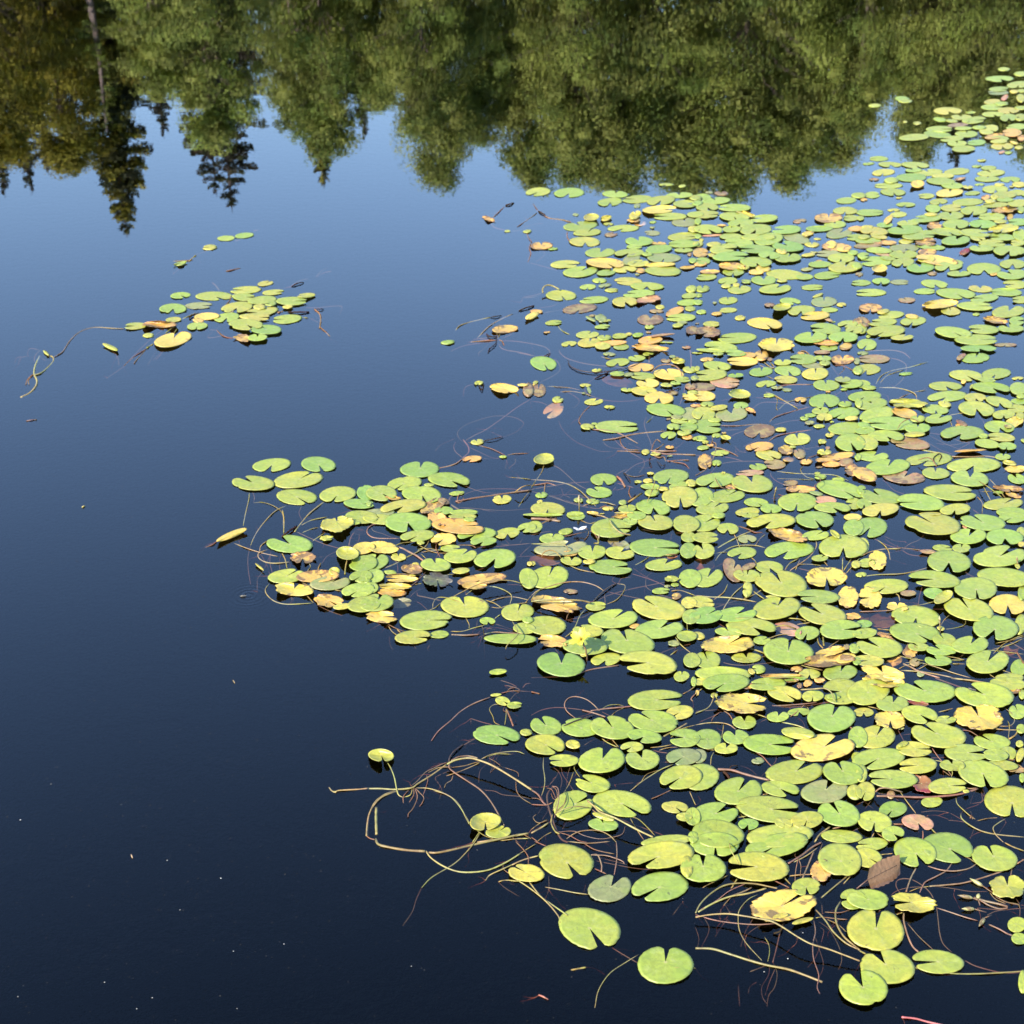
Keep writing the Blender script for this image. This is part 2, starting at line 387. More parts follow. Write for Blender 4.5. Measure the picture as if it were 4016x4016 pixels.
TREES = [
 ('O1', 20, 300, 33, 1.1, 'broadleaf_tree', 'olive yellow broadleaf tree mirrored in the left corner'),
 ('O1', 120, 318, 35, 1.0, 'broadleaf_tree', 'olive yellow tree mirrored just left of the trunked spruce'),
 ('S3', 10, 374, 40, .9, 'spruce_tree', 'small dark spruce whose mirrored tip is leftmost'),
 ('S3', 60, 368, 40, .9, 'spruce_tree', 'small dark spruce, second mirrored tip from the left'),
 ('S3', 92, 330, 41, .9, 'spruce_tree', 'short dark spruce behind the olive tree at left'),
 ('S3', 134, 312, 40, .9, 'spruce_tree', 'short dark spruce close left of the tall spruce'),
 ('S1', 240, 448, 36, .95, 'spruce_tree', 'tallest dark spruce with its mirrored tip reaching lowest at left'),
 ('S3', 310, 262, 38, 1.0, 'spruce_tree', 'short dark spruce between tall spruce and sparse spruce'),
 ('B3', 395, 278, 31.5, 1.15, 'birch_tree', 'bright green birch mirrored in front of the sparse spruce'),
 ('B3', 300, 190, 31.3, 1.2, 'birch_tree', 'bright green birch mirrored right of the tall spruce'),
 ('S2', 438, 402, 38, .95, 'spruce_tree', 'sparse half bare spruce with ragged brown twigs'),
 ('S2', 408, 372, 39.5, .9, 'spruce_tree', 'thin ragged spruce leaning on the half bare one'),
 ('B1', 560, 235, 36, .9, 'broadleaf_tree', 'green tree mirrored right of the half bare spruce'),
 ('S1', 612, 357, 37, .75, 'spruce_tree', 'narrow spruce with mirrored tip between the two sky gaps'),
 ('B1', 620, 290, 34, .9, 'broadleaf_tree', 'green tree mirrored around the narrow spruce'),
 ('S3', 688, 270, 39, .7, 'spruce_tree', 'small pointed spruce left of the wide sky gap'),
 ('B1', 720, 205, 37, .9, 'broadleaf_tree', 'loose green tree above the wide sky gap'),
 ('B2', 845, 347, 35, .62, 'broadleaf_tree', 'rounded tree with mirrored crown tip right of the sky gap'),
 ('B1', 800, 262, 33, .8, 'broadleaf_tree', 'green tree mirrored left of the rounded tip'),
 ('B2', 915, 268, 36.5, .85, 'broadleaf_tree', 'green tree in the dip right of the rounded tip'),
 ('B1', 1000, 350, 36, .8, 'broadleaf_tree', 'green tree whose crown mirrors down to the first far pads'),
 ('B2', 1075, 345, 34, .75, 'broadleaf_tree', 'green tree mirrored above the two leading far pads'),
 ('B2', 1190, 360, 35, .9, 'broadleaf_tree', 'full green tree mirrored above the far edge of pads'),
 ('B1', 1290, 368, 36, .9, 'broadleaf_tree', 'full green tree in the middle of the broad mirrored wood'),
 ('B2', 1390, 372, 35, .9, 'broadleaf_tree', 'full green tree with the lowest mirrored crown of the wood'),
 ('B1', 1480, 352, 36, .8, 'broadleaf_tree', 'green tree near the right end of the broad wood'),
 ('B2', 1555, 315, 36, .7, 'broadleaf_tree', 'green tree at the right end of the broad wood'),
 ('B1', 1610, 255, 35, .7, 'broadleaf_tree', 'shorter tree at the notch of sky on the right'),
 ('B1', 1725, 300, 37, .7, 'broadleaf_tree', 'green tree mirrored right of the notch of sky'),
 ('S3', 1800, 322, 36, 1.3, 'spruce_tree', 'dark blunt spruce mirrored at right above the pads'),
 ('B2', 1760, 262, 35, .8, 'broadleaf_tree', 'green tree above the dark blunt spruce'),
 ('B2', 1870, 270, 34, .9, 'broadleaf_tree', 'green tree mirrored behind the far right pads'),
 ('B1', 1960, 300, 35, .9, 'broadleaf_tree', 'green tree at the right edge'),
 ('B2', 60, 190, 45, 1.3, 'broadleaf_tree', 'tree of the back row at far left'),
 ('B1', 220, 180, 46, 1.3, 'broadleaf_tree', 'tree of the back row behind the tall spruce'),
 ('B2', 430, 185, 45, 1.2, 'broadleaf_tree', 'tree of the back row behind the birches'),
 ('B1', 620, 165, 46, 1.2, 'broadleaf_tree', 'tree of the back row behind the narrow spruce'),
 ('B2', 790, 170, 45, 1.1, 'broadleaf_tree', 'tree of the back row behind the sky gap'),
 ('B1', 960, 230, 44, 1.2, 'broadleaf_tree', 'tree of the back row left of the wood'),
 ('B2', 1130, 270, 45, 1.2, 'broadleaf_tree', 'tree of the back row behind the left of the wood'),
 ('B1', 1300, 280, 44, 1.2, 'broadleaf_tree', 'tree of the back row behind the middle of the wood'),
 ('B2', 1460, 260, 45, 1.2, 'broadleaf_tree', 'tree of the back row behind the right of the wood'),
 ('B1', 1640, 190, 45, 1.2, 'broadleaf_tree', 'tree of the back row behind the notch of sky'),
 ('B2', 1830, 220, 45, 1.2, 'broadleaf_tree', 'tree of the back row at far right'),
 ('B1', -230, 300, 40, 1.1, 'broadleaf_tree', 'green tree beyond the left edge'),
 ('S1', -360, 340, 41, 1.1, 'spruce_tree', 'dark spruce beyond the left edge'),
 ('B2', -520, 300, 41, 1.2, 'broadleaf_tree', 'round tree farthest beyond the left edge'),
 ('B2', 2100, 290, 35, 1.1, 'broadleaf_tree', 'round tree beyond the right edge'),
 ('S1', 2260, 330, 37, 1.1, 'spruce_tree', 'dark spruce beyond the right edge'),
 ('B1', 2420, 300, 36, 1.2, 'broadleaf_tree', 'green tree farthest beyond the right edge'),
 ('T1', 204, 250, 33, 1.3, 'birch_tree', 'slim pale trunk with few twigs in front of the tall spruce'),
 ('B2', 2600, 280, 37, 1.2, 'broadleaf_tree', 'tree of the outer bank, first beyond the right edge of the view'),
 ('B1', 2820, 310, 38, 1.2, 'broadleaf_tree', 'tree of the outer bank, second beyond the right edge of the view'),
 ('S1', 3000, 330, 39, 1.1, 'spruce_tree', 'tree of the outer bank, third beyond the right edge of the view'),
 ('B2', 3250, 290, 38, 1.3, 'broadleaf_tree', 'tree of the outer bank, fourth beyond the right edge of the view'),
 ('B1', 3550, 300, 39, 1.3, 'broadleaf_tree', 'tree of the outer bank, fifth beyond the right edge of the view'),
 ('B1', -760, 310, 42, 1.2, 'broadleaf_tree', 'tree of the outer bank, first beyond the left edge of the view'),
 ('B2', -1000, 290, 43, 1.3, 'broadleaf_tree', 'tree of the outer bank, second beyond the left edge of the view'),

]
for i, (kd, xt, yt, D, wd, nm, lb) in enumerate(TREES):
    tree(kd, xt, yt, D, nm, lb, wd, 'tree', 'trees on the far bank, mirrored in the water', i * 2.399)
# undergrowth along the bank, below the crowns
rng = random.Random(77); V, F, col = [], [], []
for i in range(15000):
    x = rng.uniform(-36, 36); y = FAR + 1.2 + .004 * x * x + abs(rng.gauss(0, 3.2)) + 1.3 * noise.noise(Vector((x * .12, FAR * .12, 3.1)))
    hb = .9 + .9 * noise.noise(Vector((x * .3, y * .3, 0)))
    z = gh(x, y) + rng.random() * max(.2, hb)
    k = rng.uniform(.6, 1.2); c = random.Random(i // 60).choice(GREENS + DARKS)
    leafquad(V, F, col, Vector((x, y, z)), rng.uniform(.15, .34), (c[0] * k, c[1] * k, c[2] * k, 1), rng)
tag(mesh("undergrowth", V, F, M_LEAF, smooth=False, col=col), "low green undergrowth along the far bank below the trees", "undergrowth", kind="stuff")

# ---------------------------------------------------------------- floating leaves: data read off the photograph
# x y width height tilt notch(clock hour, 0 none) code ; photo pixels (4016 wide), unprojected onto the pond surface
PADS = """3937 271 48 15 0 0 g;4003 290 54 19 0 0 g;3920 309 107 24 0 4 g;3996 332 96 26 4 7 g;3918 349 78 19 2 3 g;3914 363 83 18 0 9 l;3977 359 35 15 0 0 y;4007 356 35 14 0 0 g;3940 383 35 19 35 0 pt;4003 385 32 35 60 0 yc;
3891 398 64 19 5 0 y;3929 406 57 15 0 3 g;3893 420 92 24 0 3 g;3431 414 50 15 0 0 g;3538 387 56 20 -2 0 g;3551 397 56 14 0 0 g;3717 435 112 28 0 4 y;3805 441 43 13 0 12 gt;3770 459 80 22 0 12 y;3687 469 56 17 -8 0 g;
3733 474 48 14 -6 0 g;3824 471 83 27 8 3 g;3787 475 29 13 0 0 g;3955 433 86 24 0 5 y;4006 423 54 16 0 0 g;3894 448 89 20 0 4 g;3955 461 67 29 0 6 g;4003 460 48 29 0 9 g;3550 478 17 10 0 0 y;3597 483 33 13 0 9 y;
3757 490 83 16 4 0 b;3685 506 105 24 0 3 g;3778 503 67 15 0 0 g;3840 500 54 16 0 0 g;3677 527 105 27 -6 0 e;3791 525 88 26 0 12 g;3878 508 77 35 10 4 y;3987 497 83 24 4 9 g;3969 520 81 30 0 9 o;3901 534 80 21 8 0 o;
3923 543 67 21 0 0 g;4006 541 32 23 0 0 o;3585 538 115 26 3 0 g;3733 544 91 23 4 9 e;3754 562 77 22 0 12 g;3830 559 74 22 4 9 e;3779 583 91 26 0 0 g;3917 554 67 16 0 0 y;3931 573 91 28 0 5 y;3996 578 35 14 0 0 y;
3977 559 35 10 -15 0 Yf;3955 599 29 11 0 0 g;3929 597 26 10 15 0 p;3446 622 76 19 0 9 g;3491 645 91 21 -2 5 g;3590 647 107 24 -4 4 g;3583 667 64 17 0 10 g;3465 676 89 26 5 7 y;3642 676 112 26 3 10 g;3754 672 102 25 4 0 g;
3877 658 61 17 0 0 g;3888 678 107 26 3 10 g;3872 701 94 23 0 12 g;3963 704 81 22 0 6 g;3998 723 57 21 0 0 y;3575 696 121 32 0 0 e;3698 689 84 20 0 0 y;3765 701 48 11 8 0 pt;3496 707 57 24 0 0 g;3690 710 112 27 -3 0 g;
3484 728 112 22 0 9 g;3736 728 84 25 -3 12 g;3599 721 54 29 0 0 Yc;3502 753 96 29 -3 5 g;3422 764 61 25 0 3 g;3724 755 107 32 4 12 Y;3633 768 64 20 0 9 g;3904 742 99 32 0 5 g;3920 723 38 13 0 12 y;3939 764 96 26 0 0 g;
3901 771 35 19 0 0 y;3866 774 35 19 10 0 o;3990 755 70 22 0 0 g;3796 792 124 27 2 0 g;3942 783 67 16 0 0 g;3885 788 45 16 0 3 y;3993 796 80 29 5 0 g;3901 803 112 20 2 9 g;3660 817 60 30 -3 0 g;3732 815 83 28 0 3 y;
3820 825 103 36 3 7 g;3942 822 113 25 4 0 ot;4005 822 30 27 0 0 g;3890 849 107 29 0 9 g;3962 850 27 23 60 0 ol;3729 845 100 33 0 12 g;3652 840 53 13 0 0 y;3634 856 117 29 4 9 e;3995 870 87 28 0 9 e;3925 868 53 15 0 0 y;
3412 833 108 27 0 3 e;3524 841 67 21 4 0 y;3375 855 30 18 0 0 g;3484 861 43 23 40 0 Yc;3470 882 63 20 0 0 e;3561 874 83 23 2 11 g;3749 879 105 37 3 6 g;3665 885 60 30 0 0 ot;3854 878 103 33 -3 7 e;3935 896 120 35 5 7 yt;
3550 901 137 35 4 10 g;3717 909 128 30 -4 4 g;3827 913 127 31 -4 3 g;3402 890 47 15 0 0 y;3429 906 107 33 -4 8 y;3449 928 63 17 -6 0 y;3389 928 50 17 0 0 g;3405 943 100 22 0 0 g;3927 929 113 27 -3 9 e;4002 920 60 43 0 0 g;
3609 921 137 35 4 3 g;3835 933 60 22 -6 4 y;3749 942 115 35 4 1 e;3554 946 57 20 0 0 y;3482 951 70 17 0 0 o;3634 948 93 33 3 3 ot;3892 953 108 27 -2 3 g;3992 951 60 25 0 9 g;3405 961 113 23 4 0 b;3652 968 107 22 -5 10 g;
3547 973 117 32 0 4 l;3850 973 95 25 -2 10 e;3447 981 100 24 -3 0 g;3785 986 47 22 24 0 rt;3959 983 130 40 0 7 g;3545 997 110 33 0 12 g;3637 988 73 25 0 7 o;3387 1002 50 25 0 3 g;3467 998 67 12 -8 0 p;3632 1015 70 30 0 9 y;
3675 1019 163 37 -8 9 Y;3482 1012 60 15 -8 0 g;3434 1025 123 40 -2 9 g;3542 1028 90 33 4 7 g;3362 1041 43 27 0 0 g;3724 1041 117 39 8 7 e;3610 1049 108 37 0 11 e;3450 1052 60 29 0 0 Yc;3859 1054 133 45 0 6 g;3972 1035 100 37 0 6 g;
3969 1075 117 40 0 10 g;3899 1075 30 10 6 0 o;3377 1109 80 22 0 9 e;3456 1102 70 24 0 6 e;3529 1106 73 20 0 3 l;3665 1113 103 32 -6 5 g;3982 1115 97 33 -2 9 g;3414 1147 120 29 0 9 g;3627 1142 83 23 0 3 g;3846 1132 95 27 -4 12 y;
3749 1151 157 39 -5 4 g;3947 1145 127 30 -3 9 g;3862 1169 110 30 6 9 e;4002 1175 67 27 0 9 g;3687 1191 147 35 6 0 Yt;3825 1200 143 33 -3 3 g;3414 1207 87 35 0 6 o;3729 1220 75 31 -4 11 y;3955 1221 127 47 5 1 g;
3465 1221 50 17 8 0 y;3494 1235 102 30 6 9 g;3577 1240 53 17 -6 0 Y;3905 1254 100 28 -8 3 ot;3989 1258 63 33 0 3 g;3462 1263 115 29 3 9 g;3582 1259 100 35 4 7 g;3389 1261 57 33 -30 0 bt;3379 1288 43 40 0 0 g;3476 1297 152 43 4 8 g;
3739 1303 147 41 -6 4 g;3857 1291 118 36 -4 9 g;3965 1287 103 30 0 10 g;3830 1332 167 41 0 3 g;3400 1351 77 43 0 7 g;3839 1366 137 27 0 4 e;2755 773 67 27 0 7 g;2808 787 113 27 3 10 g;2735 796 43 20 0 0 e;2774 812 86 30 0 5 g;
2881 814 127 29 0 9 g;2768 840 110 29 0 3 g;2925 838 83 18 -14 0 Yt;2880 849 117 33 -4 5 g;2996 856 110 30 4 9 g;2738 867 27 27 0 0 g;2906 875 102 32 2 7 g;2831 883 37 7 0 0 o;2778 899 110 37 -3 4 g;2870 898 73 25 3 12 g;
2965 900 128 41 4 7 g;3085 900 115 33 2 9 e;2868 927 88 24 0 0 e;2738 926 27 20 0 0 g;2795 923 80 8 3 0 p;2975 929 133 27 0 0 g;2900 950 113 30 -4 9 g;3121 933 110 37 -14 0 l;3015 937 113 47 10 0 e;2738 956 40 23 4 0 y;
2801 958 58 20 0 0 y;2838 975 110 37 5 3 g;3090 965 123 41 -5 10 e;3185 959 58 20 -3 12 y;2751 941 17 13 0 0 yl;2966 976 147 32 -3 9 e;2748 990 63 35 0 3 o;3065 985 43 20 -10 0 Y;2866 1004 145 35 4 3 e;3018 1000 90 29 -4 7 e;
3090 1010 102 37 2 1 g;2791 1000 30 13 -10 0 y;3213 896 107 22 0 0 g;3168 916 53 20 8 0 Yt;3250 854 108 37 0 12 o;3316 826 95 30 0 6 g;3320 786 78 25 2 0 e;3368 766 57 23 0 0 g;3338 855 63 23 0 9 g;3276 880 88 27 3 11 g;
3291 915 103 37 8 2 l;3358 896 63 20 0 0 o;3355 930 73 25 2 9 g;3261 958 43 30 0 0 Y;3281 968 113 33 -3 0 o;3308 978 53 17 -5 0 Y;3171 999 57 13 6 0 y;3248 994 103 25 0 9 l;3345 990 43 20 0 0 g;3299 1011 103 37 0 6 g;
3216 1036 93 24 0 0 g;3315 1046 130 42 3 1 g;2756 1023 60 27 0 9 e;2748 1035 50 17 6 0 o;2966 1027 123 39 -3 5 g;2871 1043 113 30 -4 0 ot;2915 1047 50 17 -6 0 y;2993 1053 57 25 -6 0 Y;2966 1066 60 20 0 0 Y;2785 1065 77 17 0 0 o;
2876 1067 83 29 0 6 e;2771 1086 80 25 4 9 g;3081 1076 147 39 -4 0 g;3246 1079 110 28 5 3 g;3155 1085 70 22 0 10 g;3068 1100 43 13 0 0 y;2996 1098 100 35 0 12 e;2855 1101 75 28 4 8 g;2848 1121 38 17 0 0 y;2888 1117 27 15 0 0 y;
2900 1135 90 33 3 12 g;3041 1132 128 35 4 2 g;2755 1132 55 28 4 12 g;2738 1158 37 15 0 3 g;2856 1178 72 29 3 12 g;2738 1185 40 20 0 3 g;2856 1216 67 20 2 9 y;3099 1181 80 27 -4 4 g;3068 1203 70 28 6 0 yc;3208 1158 43 11 20 0 y;
3232 1183 103 39 0 12 l;3143 1217 105 39 3 7 g;3254 1215 63 19 0 0 g;3198 1238 115 31 4 9 Y;3248 1253 37 11 -20 0 p;3365 1261 40 27 0 0 o;2751 1223 40 17 0 0 g;2903 1246 43 19 4 2 y;3000 1268 137 42 -6 4 Y;2791 1270 67 21 0 3 y;
2778 1300 100 43 -5 8 bt;2891 1325 155 39 3 9 g;3325 1270 78 27 4 8 g;3238 1288 127 39 -4 9 g;3351 1293 70 29 0 8 g;3182 1322 128 43 5 1 g;3308 1321 113 41 0 6 g;3236 1343 110 20 -3 0 o;3045 1351 143 57 0 12 Yt;
2828 1360 127 40 -6 9 g;3251 1363 70 23 0 12 g;3318 1358 50 27 10 0 o;2111 752 97 32 3 8 g;2233 756 120 37 2 7 g;2413 761 98 27 -2 12 g;2393 792 98 31 4 6 g;2501 781 118 30 3 9 g;2665 765 103 23 2 12 g;2592 786 112 36 5 7 g;
2727 775 50 20 0 0 g;2687 799 93 29 -2 3 e;2587 821 133 30 3 3 Y;2319 851 62 27 4 0 yc;2377 855 43 22 10 0 yc;2491 843 50 30 20 12 yc;2484 863 57 17 0 0 ot;2511 876 50 20 0 0 ob;2626 848 133 29 0 9 g;2727 841 63 23 0 0 g;
2561 871 27 10 0 0 g;2276 886 137 35 5 10 e;2686 871 100 35 0 12 l;2446 895 120 27 2 8 g;2304 911 107 28 4 2 g;2721 898 47 25 0 0 y;2294 948 117 39 -2 6 y;2507 945 112 35 0 11 e;2681 927 123 31 3 3 g;2681 956 123 29 0 9 g;
2124 963 88 29 3 12 o;2489 967 62 17 0 3 g;2354 990 118 37 3 1 e;2469 991 117 29 2 8 g;2584 976 105 33 6 0 e;2539 996 45 16 0 12 g;2604 1011 130 37 0 6 l;2477 1016 73 37 20 0 l;2217 1036 118 30 2 3 y;2376 1031 148 39 -4 4 Y;
2504 1032 83 27 3 2 y;2589 1037 123 17 3 0 Y;2451 1056 93 25 3 4 y;2512 1061 40 18 -6 0 o;2602 1062 143 37 -3 0 g;2276 1065 135 41 6 2 g;2377 1069 73 23 3 2 e;2351 1100 56 20 0 6 g;2306 1125 63 21 5 6 g;2466 1103 112 30 -4 9 y;
2538 1122 127 31 -2 6 g;2399 1138 55 16 0 3 g;2507 1151 123 30 3 9 g;2201 1158 117 41 -2 5 g;2330 1176 112 27 4 9 g;2451 1183 97 39 0 5 y;2544 1173 100 30 8 0 pt;2274 1210 133 37 6 7 b;2589 1204 37 17 0 0 y;2697 1048 60 13 4 0 o;
2717 1021 33 20 0 0 g;2711 1133 43 28 6 0 g;2704 1159 60 21 6 0 g;2697 1186 80 25 3 0 g;2707 1210 43 20 -4 0 g;2104 1221 50 15 -3 0 o;2087 1238 57 23 24 0 Yf;2357 1248 33 50 70 0 lt;2317 1250 43 13 -25 0 lf;2172 1265 68 19 3 3 g;
2647 1221 77 27 20 0 o;2551 1253 103 41 0 12 b;2671 1245 117 29 3 9 g;2547 1281 37 17 0 12 g;2659 1275 43 17 6 0 g;2677 1264 40 11 0 0 l;2717 1295 60 33 0 0 bt;2304 1312 88 29 2 2 y;2370 1324 57 22 4 12 g;2431 1317 63 20 3 9 g;
2467 1310 27 11 0 0 y;2502 1313 43 17 6 0 g;2597 1314 97 11 6 0 pf;2551 1333 97 29 4 0 o;2311 1343 90 35 3 1 y;2397 1345 120 20 4 0 o;2364 1356 63 27 0 0 y;2437 1360 60 23 0 0 e;2551 1363 153 27 -4 0 ot;3429 1407 122 33 0 9 b;
3399 1449 107 42 4 7 g;3770 1399 43 20 30 0 bt;3826 1404 113 37 4 1 e;3789 1472 128 42 -6 4 g;3907 1465 113 41 4 7 g;3871 1489 73 20 -2 3 g;3708 1514 132 34 -2 4 g;3779 1496 20 17 40 0 Y;3810 1515 20 10 60 0 y;
3888 1520 150 41 -4 4 g;3995 1523 70 47 0 0 e;4005 1554 37 17 0 0 g;3999 1574 67 23 -4 0 g;3382 1505 63 30 -4 0 g;3409 1520 55 17 0 0 g;3392 1555 130 41 4 8 g;3716 1554 152 41 4 8 g;3825 1559 87 35 -3 5 y;3919 1576 108 38 -12 5 g;
3419 1583 120 45 6 11 g;3560 1581 157 37 -3 9 yt;3705 1584 53 23 -14 12 y;3669 1605 103 36 -4 6 e;3830 1603 143 57 -8 5 g;3547 1618 100 37 -12 0 o;3989 1602 83 32 -4 9 g;3937 1625 87 35 4 6 g;4002 1630 37 27 -10 0 g;
3599 1642 58 28 4 12 g;3680 1641 107 36 3 2 g;3439 1625 140 57 12 0 g;3492 1660 183 51 -4 9 e;3389 1667 53 23 -8 0 e;3392 1687 80 30 4 0 g;3757 1667 20 12 0 0 o;3772 1659 50 17 -24 0 rf;3599 1679 102 37 3 12 e;
3919 1674 120 45 -6 5 g;3977 1655 83 43 20 0 Yt;3475 1709 142 43 -4 4 g;3587 1703 82 20 2 0 yf;3774 1697 172 52 3 8 e;3857 1709 37 20 0 0 g;3927 1714 110 32 -6 9 y;3569 1737 150 47 -8 9 b;3402 1734 83 57 -20 0 g;
3872 1739 100 33 -8 0 g;3950 1749 75 29 -4 6 e;3805 1767 120 12 3 0 of;3424 1789 122 39 -2 2 g;3933 1791 62 25 0 12 g;3645 1802 177 50 4 8 g;3960 1815 57 20 -10 0 yt;3482 1830 170 60 6 1 g;3820 1824 213 55 3 7 g;
3985 1839 87 30 0 0 Yt;3670 1855 105 45 -4 12 e;3804 1876 148 61 -4 12 e;3392 1860 100 47 -20 0 of;3545 1870 170 50 -6 2 b;3989 1877 77 37 -12 11 e;3379 1920 37 33 0 3 e;3454 1947 163 55 -8 10 e;3728 1931 202 60 -4 3 g;
3610 1969 193 60 -6 9 g;3955 1915 127 27 -4 5 ot;3975 1942 63 17 -14 0 o;3389 1975 60 40 -4 6 g;3454 1999 143 50 6 6 y;3747 1997 118 43 5 7 g;3935 1976 153 45 4 2 g;3967 2009 117 40 0 0 g;3649 2015 87 13 0 0 y;
2885 1384 82 25 -4 9 e;2788 1374 113 13 -4 0 g;2985 1394 58 40 0 12 o;2935 1392 60 23 0 0 o;2913 1417 123 33 -3 9 Y;3150 1408 108 39 0 9 e;2813 1434 105 35 -6 5 g;3070 1420 68 24 0 12 g;3228 1404 68 20 -3 12 e;
3236 1423 43 20 0 12 e;3188 1434 83 23 -5 0 l;3305 1409 90 37 0 12 o;2735 1445 20 20 0 0 y;2985 1457 92 35 4 12 e;3091 1454 107 39 -5 5 e;3198 1465 107 45 4 12 y;2783 1470 138 43 4 9 g;3083 1488 92 29 -4 9 y;3306 1487 63 22 0 12 l;
3365 1452 37 33 0 9 g;3241 1510 103 42 -2 12 g;3341 1505 87 33 4 9 g;2845 1499 117 44 -4 3 p;2758 1517 97 30 -3 0 b;2760 1552 90 40 -4 9 Y;2901 1544 88 33 -5 0 yc;3233 1573 123 53 2 6 e;2775 1585 53 21 0 7 g;2820 1598 67 21 6 0 y;
2906 1590 60 26 2 6 e;2945 1609 47 17 -20 0 ot;3315 1584 53 23 2 12 g;3368 1579 30 37 0 0 g;3218 1610 68 27 3 12 g;2760 1622 90 55 -4 7 g;2870 1625 125 52 4 11 l;3310 1619 128 43 4 8 e;3234 1635 63 29 0 6 y;3341 1640 53 16 5 0 Y;
3155 1640 35 16 0 12 g;3176 1657 40 17 0 0 lt;3213 1671 45 15 2 0 g;2803 1647 53 17 0 0 g;2775 1672 113 53 -4 3 e;2981 1691 123 53 6 7 b;3063 1684 42 17 2 0 y;3318 1679 140 47 3 0 g;2846 1715 42 17 -10 0 yc;2748 1719 50 21 0 0 g;
3255 1705 35 18 4 11 y;3128 1722 105 45 4 12 y;3336 1735 120 68 -4 5 g;3225 1731 37 20 0 0 yt;2980 1751 110 35 6 8 o;2758 1755 48 17 4 0 g;3015 1784 103 38 -6 4 y;3081 1764 63 37 -10 0 ot;3108 1752 30 10 0 0 g;
3136 1779 50 37 -20 11 b;3233 1772 58 26 0 12 yt;3275 1792 153 30 9 9 o;3261 1820 70 22 0 0 o;3318 1812 57 30 10 0 b;3095 1802 50 18 0 0 ob;3365 1792 27 27 0 0 g;3163 1810 52 21 3 12 o;3038 1820 87 37 -6 9 b;2810 1815 40 22 0 6 g;
2765 1809 60 60 50 5 ot;3341 1842 60 50 -14 9 ot;2973 1830 70 24 -3 10 e;2941 1854 112 23 3 9 p;3217 1869 48 21 0 9 g;3289 1880 53 15 -2 0 g;2806 1882 153 53 6 8 e;2951 1895 163 69 -4 11 g;2868 1909 45 19 -3 0 o;
3298 1919 187 63 -12 4 e;2750 1949 100 70 10 9 g;2851 1945 142 49 7 2 g;3201 1934 57 15 -12 0 l;3238 1961 83 32 -4 0 p;2966 1970 98 33 -4 4 g;3128 1969 153 70 3 6 g;3348 1974 63 43 -4 9 g;3266 1990 142 41 -3 4 g;
3024 1994 83 35 -4 6 g;2795 1993 132 46 6 2 g;2933 2007 93 33 4 6 g;2132 1425 103 53 -6 5 e;2498 1404 65 23 0 10 g;2424 1421 90 31 6 7 g;2638 1398 25 11 0 0 l;2660 1415 57 22 -3 0 yc;2514 1441 98 33 2 5 o;2707 1449 57 27 0 12 g;
2422 1465 60 18 0 3 g;2466 1468 43 15 4 0 l;2521 1474 100 28 -3 9 g;2624 1467 117 43 -3 11 Y;2675 1487 70 21 -4 3 g;2651 1501 43 15 0 12 g;2724 1482 30 20 0 0 l;2424 1496 127 38 -8 0 bb;2541 1503 90 35 0 10 Y;
2711 1515 47 27 0 12 b;2527 1533 100 35 -4 4 y;2717 1539 43 17 0 3 y;2585 1560 116 47 0 6 Y;2707 1559 60 23 -8 9 Y;2112 1529 60 50 0 12 b;2101 1499 22 11 10 0 y;2094 1508 10 7 0 0 Y;2311 1530 30 13 -70 0 ly;2329 1575 75 24 5 2 y;
2171 1609 87 53 26 8 ob;2611 1607 158 48 -6 4 e;2304 1673 55 23 -3 4 g;2421 1673 177 46 0 3 e;2654 1635 47 17 0 0 l;2667 1649 70 23 0 3 g;2704 1622 63 50 0 0 l;2642 1673 53 25 -4 6 g;2701 1674 70 33 0 9 e;2717 1652 37 17 0 0 g;
2684 1695 58 25 6 10 g;2622 1706 63 27 6 7 g;2697 1714 43 19 0 12 o;2726 1719 20 13 0 0 g;2532 1772 32 21 0 0 yl;2571 1779 43 15 0 9 y;2134 1799 83 40 6 0 yc;2367 1880 100 47 0 6 g;2631 1869 138 57 4 7 e;2542 1885 40 17 0 3 y;
2551 1907 77 22 -2 0 e;2599 1916 47 15 -3 0 y;2557 1932 57 28 3 12 g;2661 1904 73 29 10 0 g;2711 1894 43 28 -8 0 y;2350 1930 102 41 -4 10 e;2667 1949 140 83 4 6 yg;2124 1941 48 23 3 11 g;2117 1967 23 13 10 0 y;
2149 1996 133 53 -4 6 y;2562 1989 133 60 -6 6 e;2442 1970 30 20 0 0 g;2460 1994 68 31 3 12 g;2257 2014 63 17 0 0 g;2326 2011 50 11 -6 0 Y;2447 2011 73 7 0 0 Y;1878 1501 37 17 6 0 yt;1977 1522 117 37 -6 0 Yt;2050 1509 43 10 0 0 Y;
2072 1529 43 53 0 0 b;1872 1733 52 22 5 11 y;1973 1791 30 10 0 0 g;1852 1799 75 24 5 8 o;1647 1840 148 63 2 12 e;1762 1881 162 55 -6 4 g;1588 1895 137 50 8 8 g;1683 1901 40 13 0 0 g;1497 1934 120 60 -4 4 e;1655 1938 155 65 -4 5 yg;
1583 1985 177 50 7 8 yg;1543 1952 67 17 -6 0 ot;1697 1982 110 50 25 0 ot;1740 1965 50 23 -14 0 b;1792 1934 60 17 5 0 g;1969 1958 73 35 2 12 y;1740 2002 78 30 3 8 g;1493 2008 110 27 0 0 l;1447 1974 20 22 0 0 e;
1820 2009 113 23 0 0 g;3412 2068 137 77 6 7 e;3660 2054 220 80 -6 10 yg;3854 2048 185 60 -6 10 e;3972 2029 110 40 0 8 g;3799 2102 143 59 4 1 g;3940 2106 143 63 -4 6 e;3784 2066 20 12 -20 0 p;4005 2088 37 43 0 9 g;
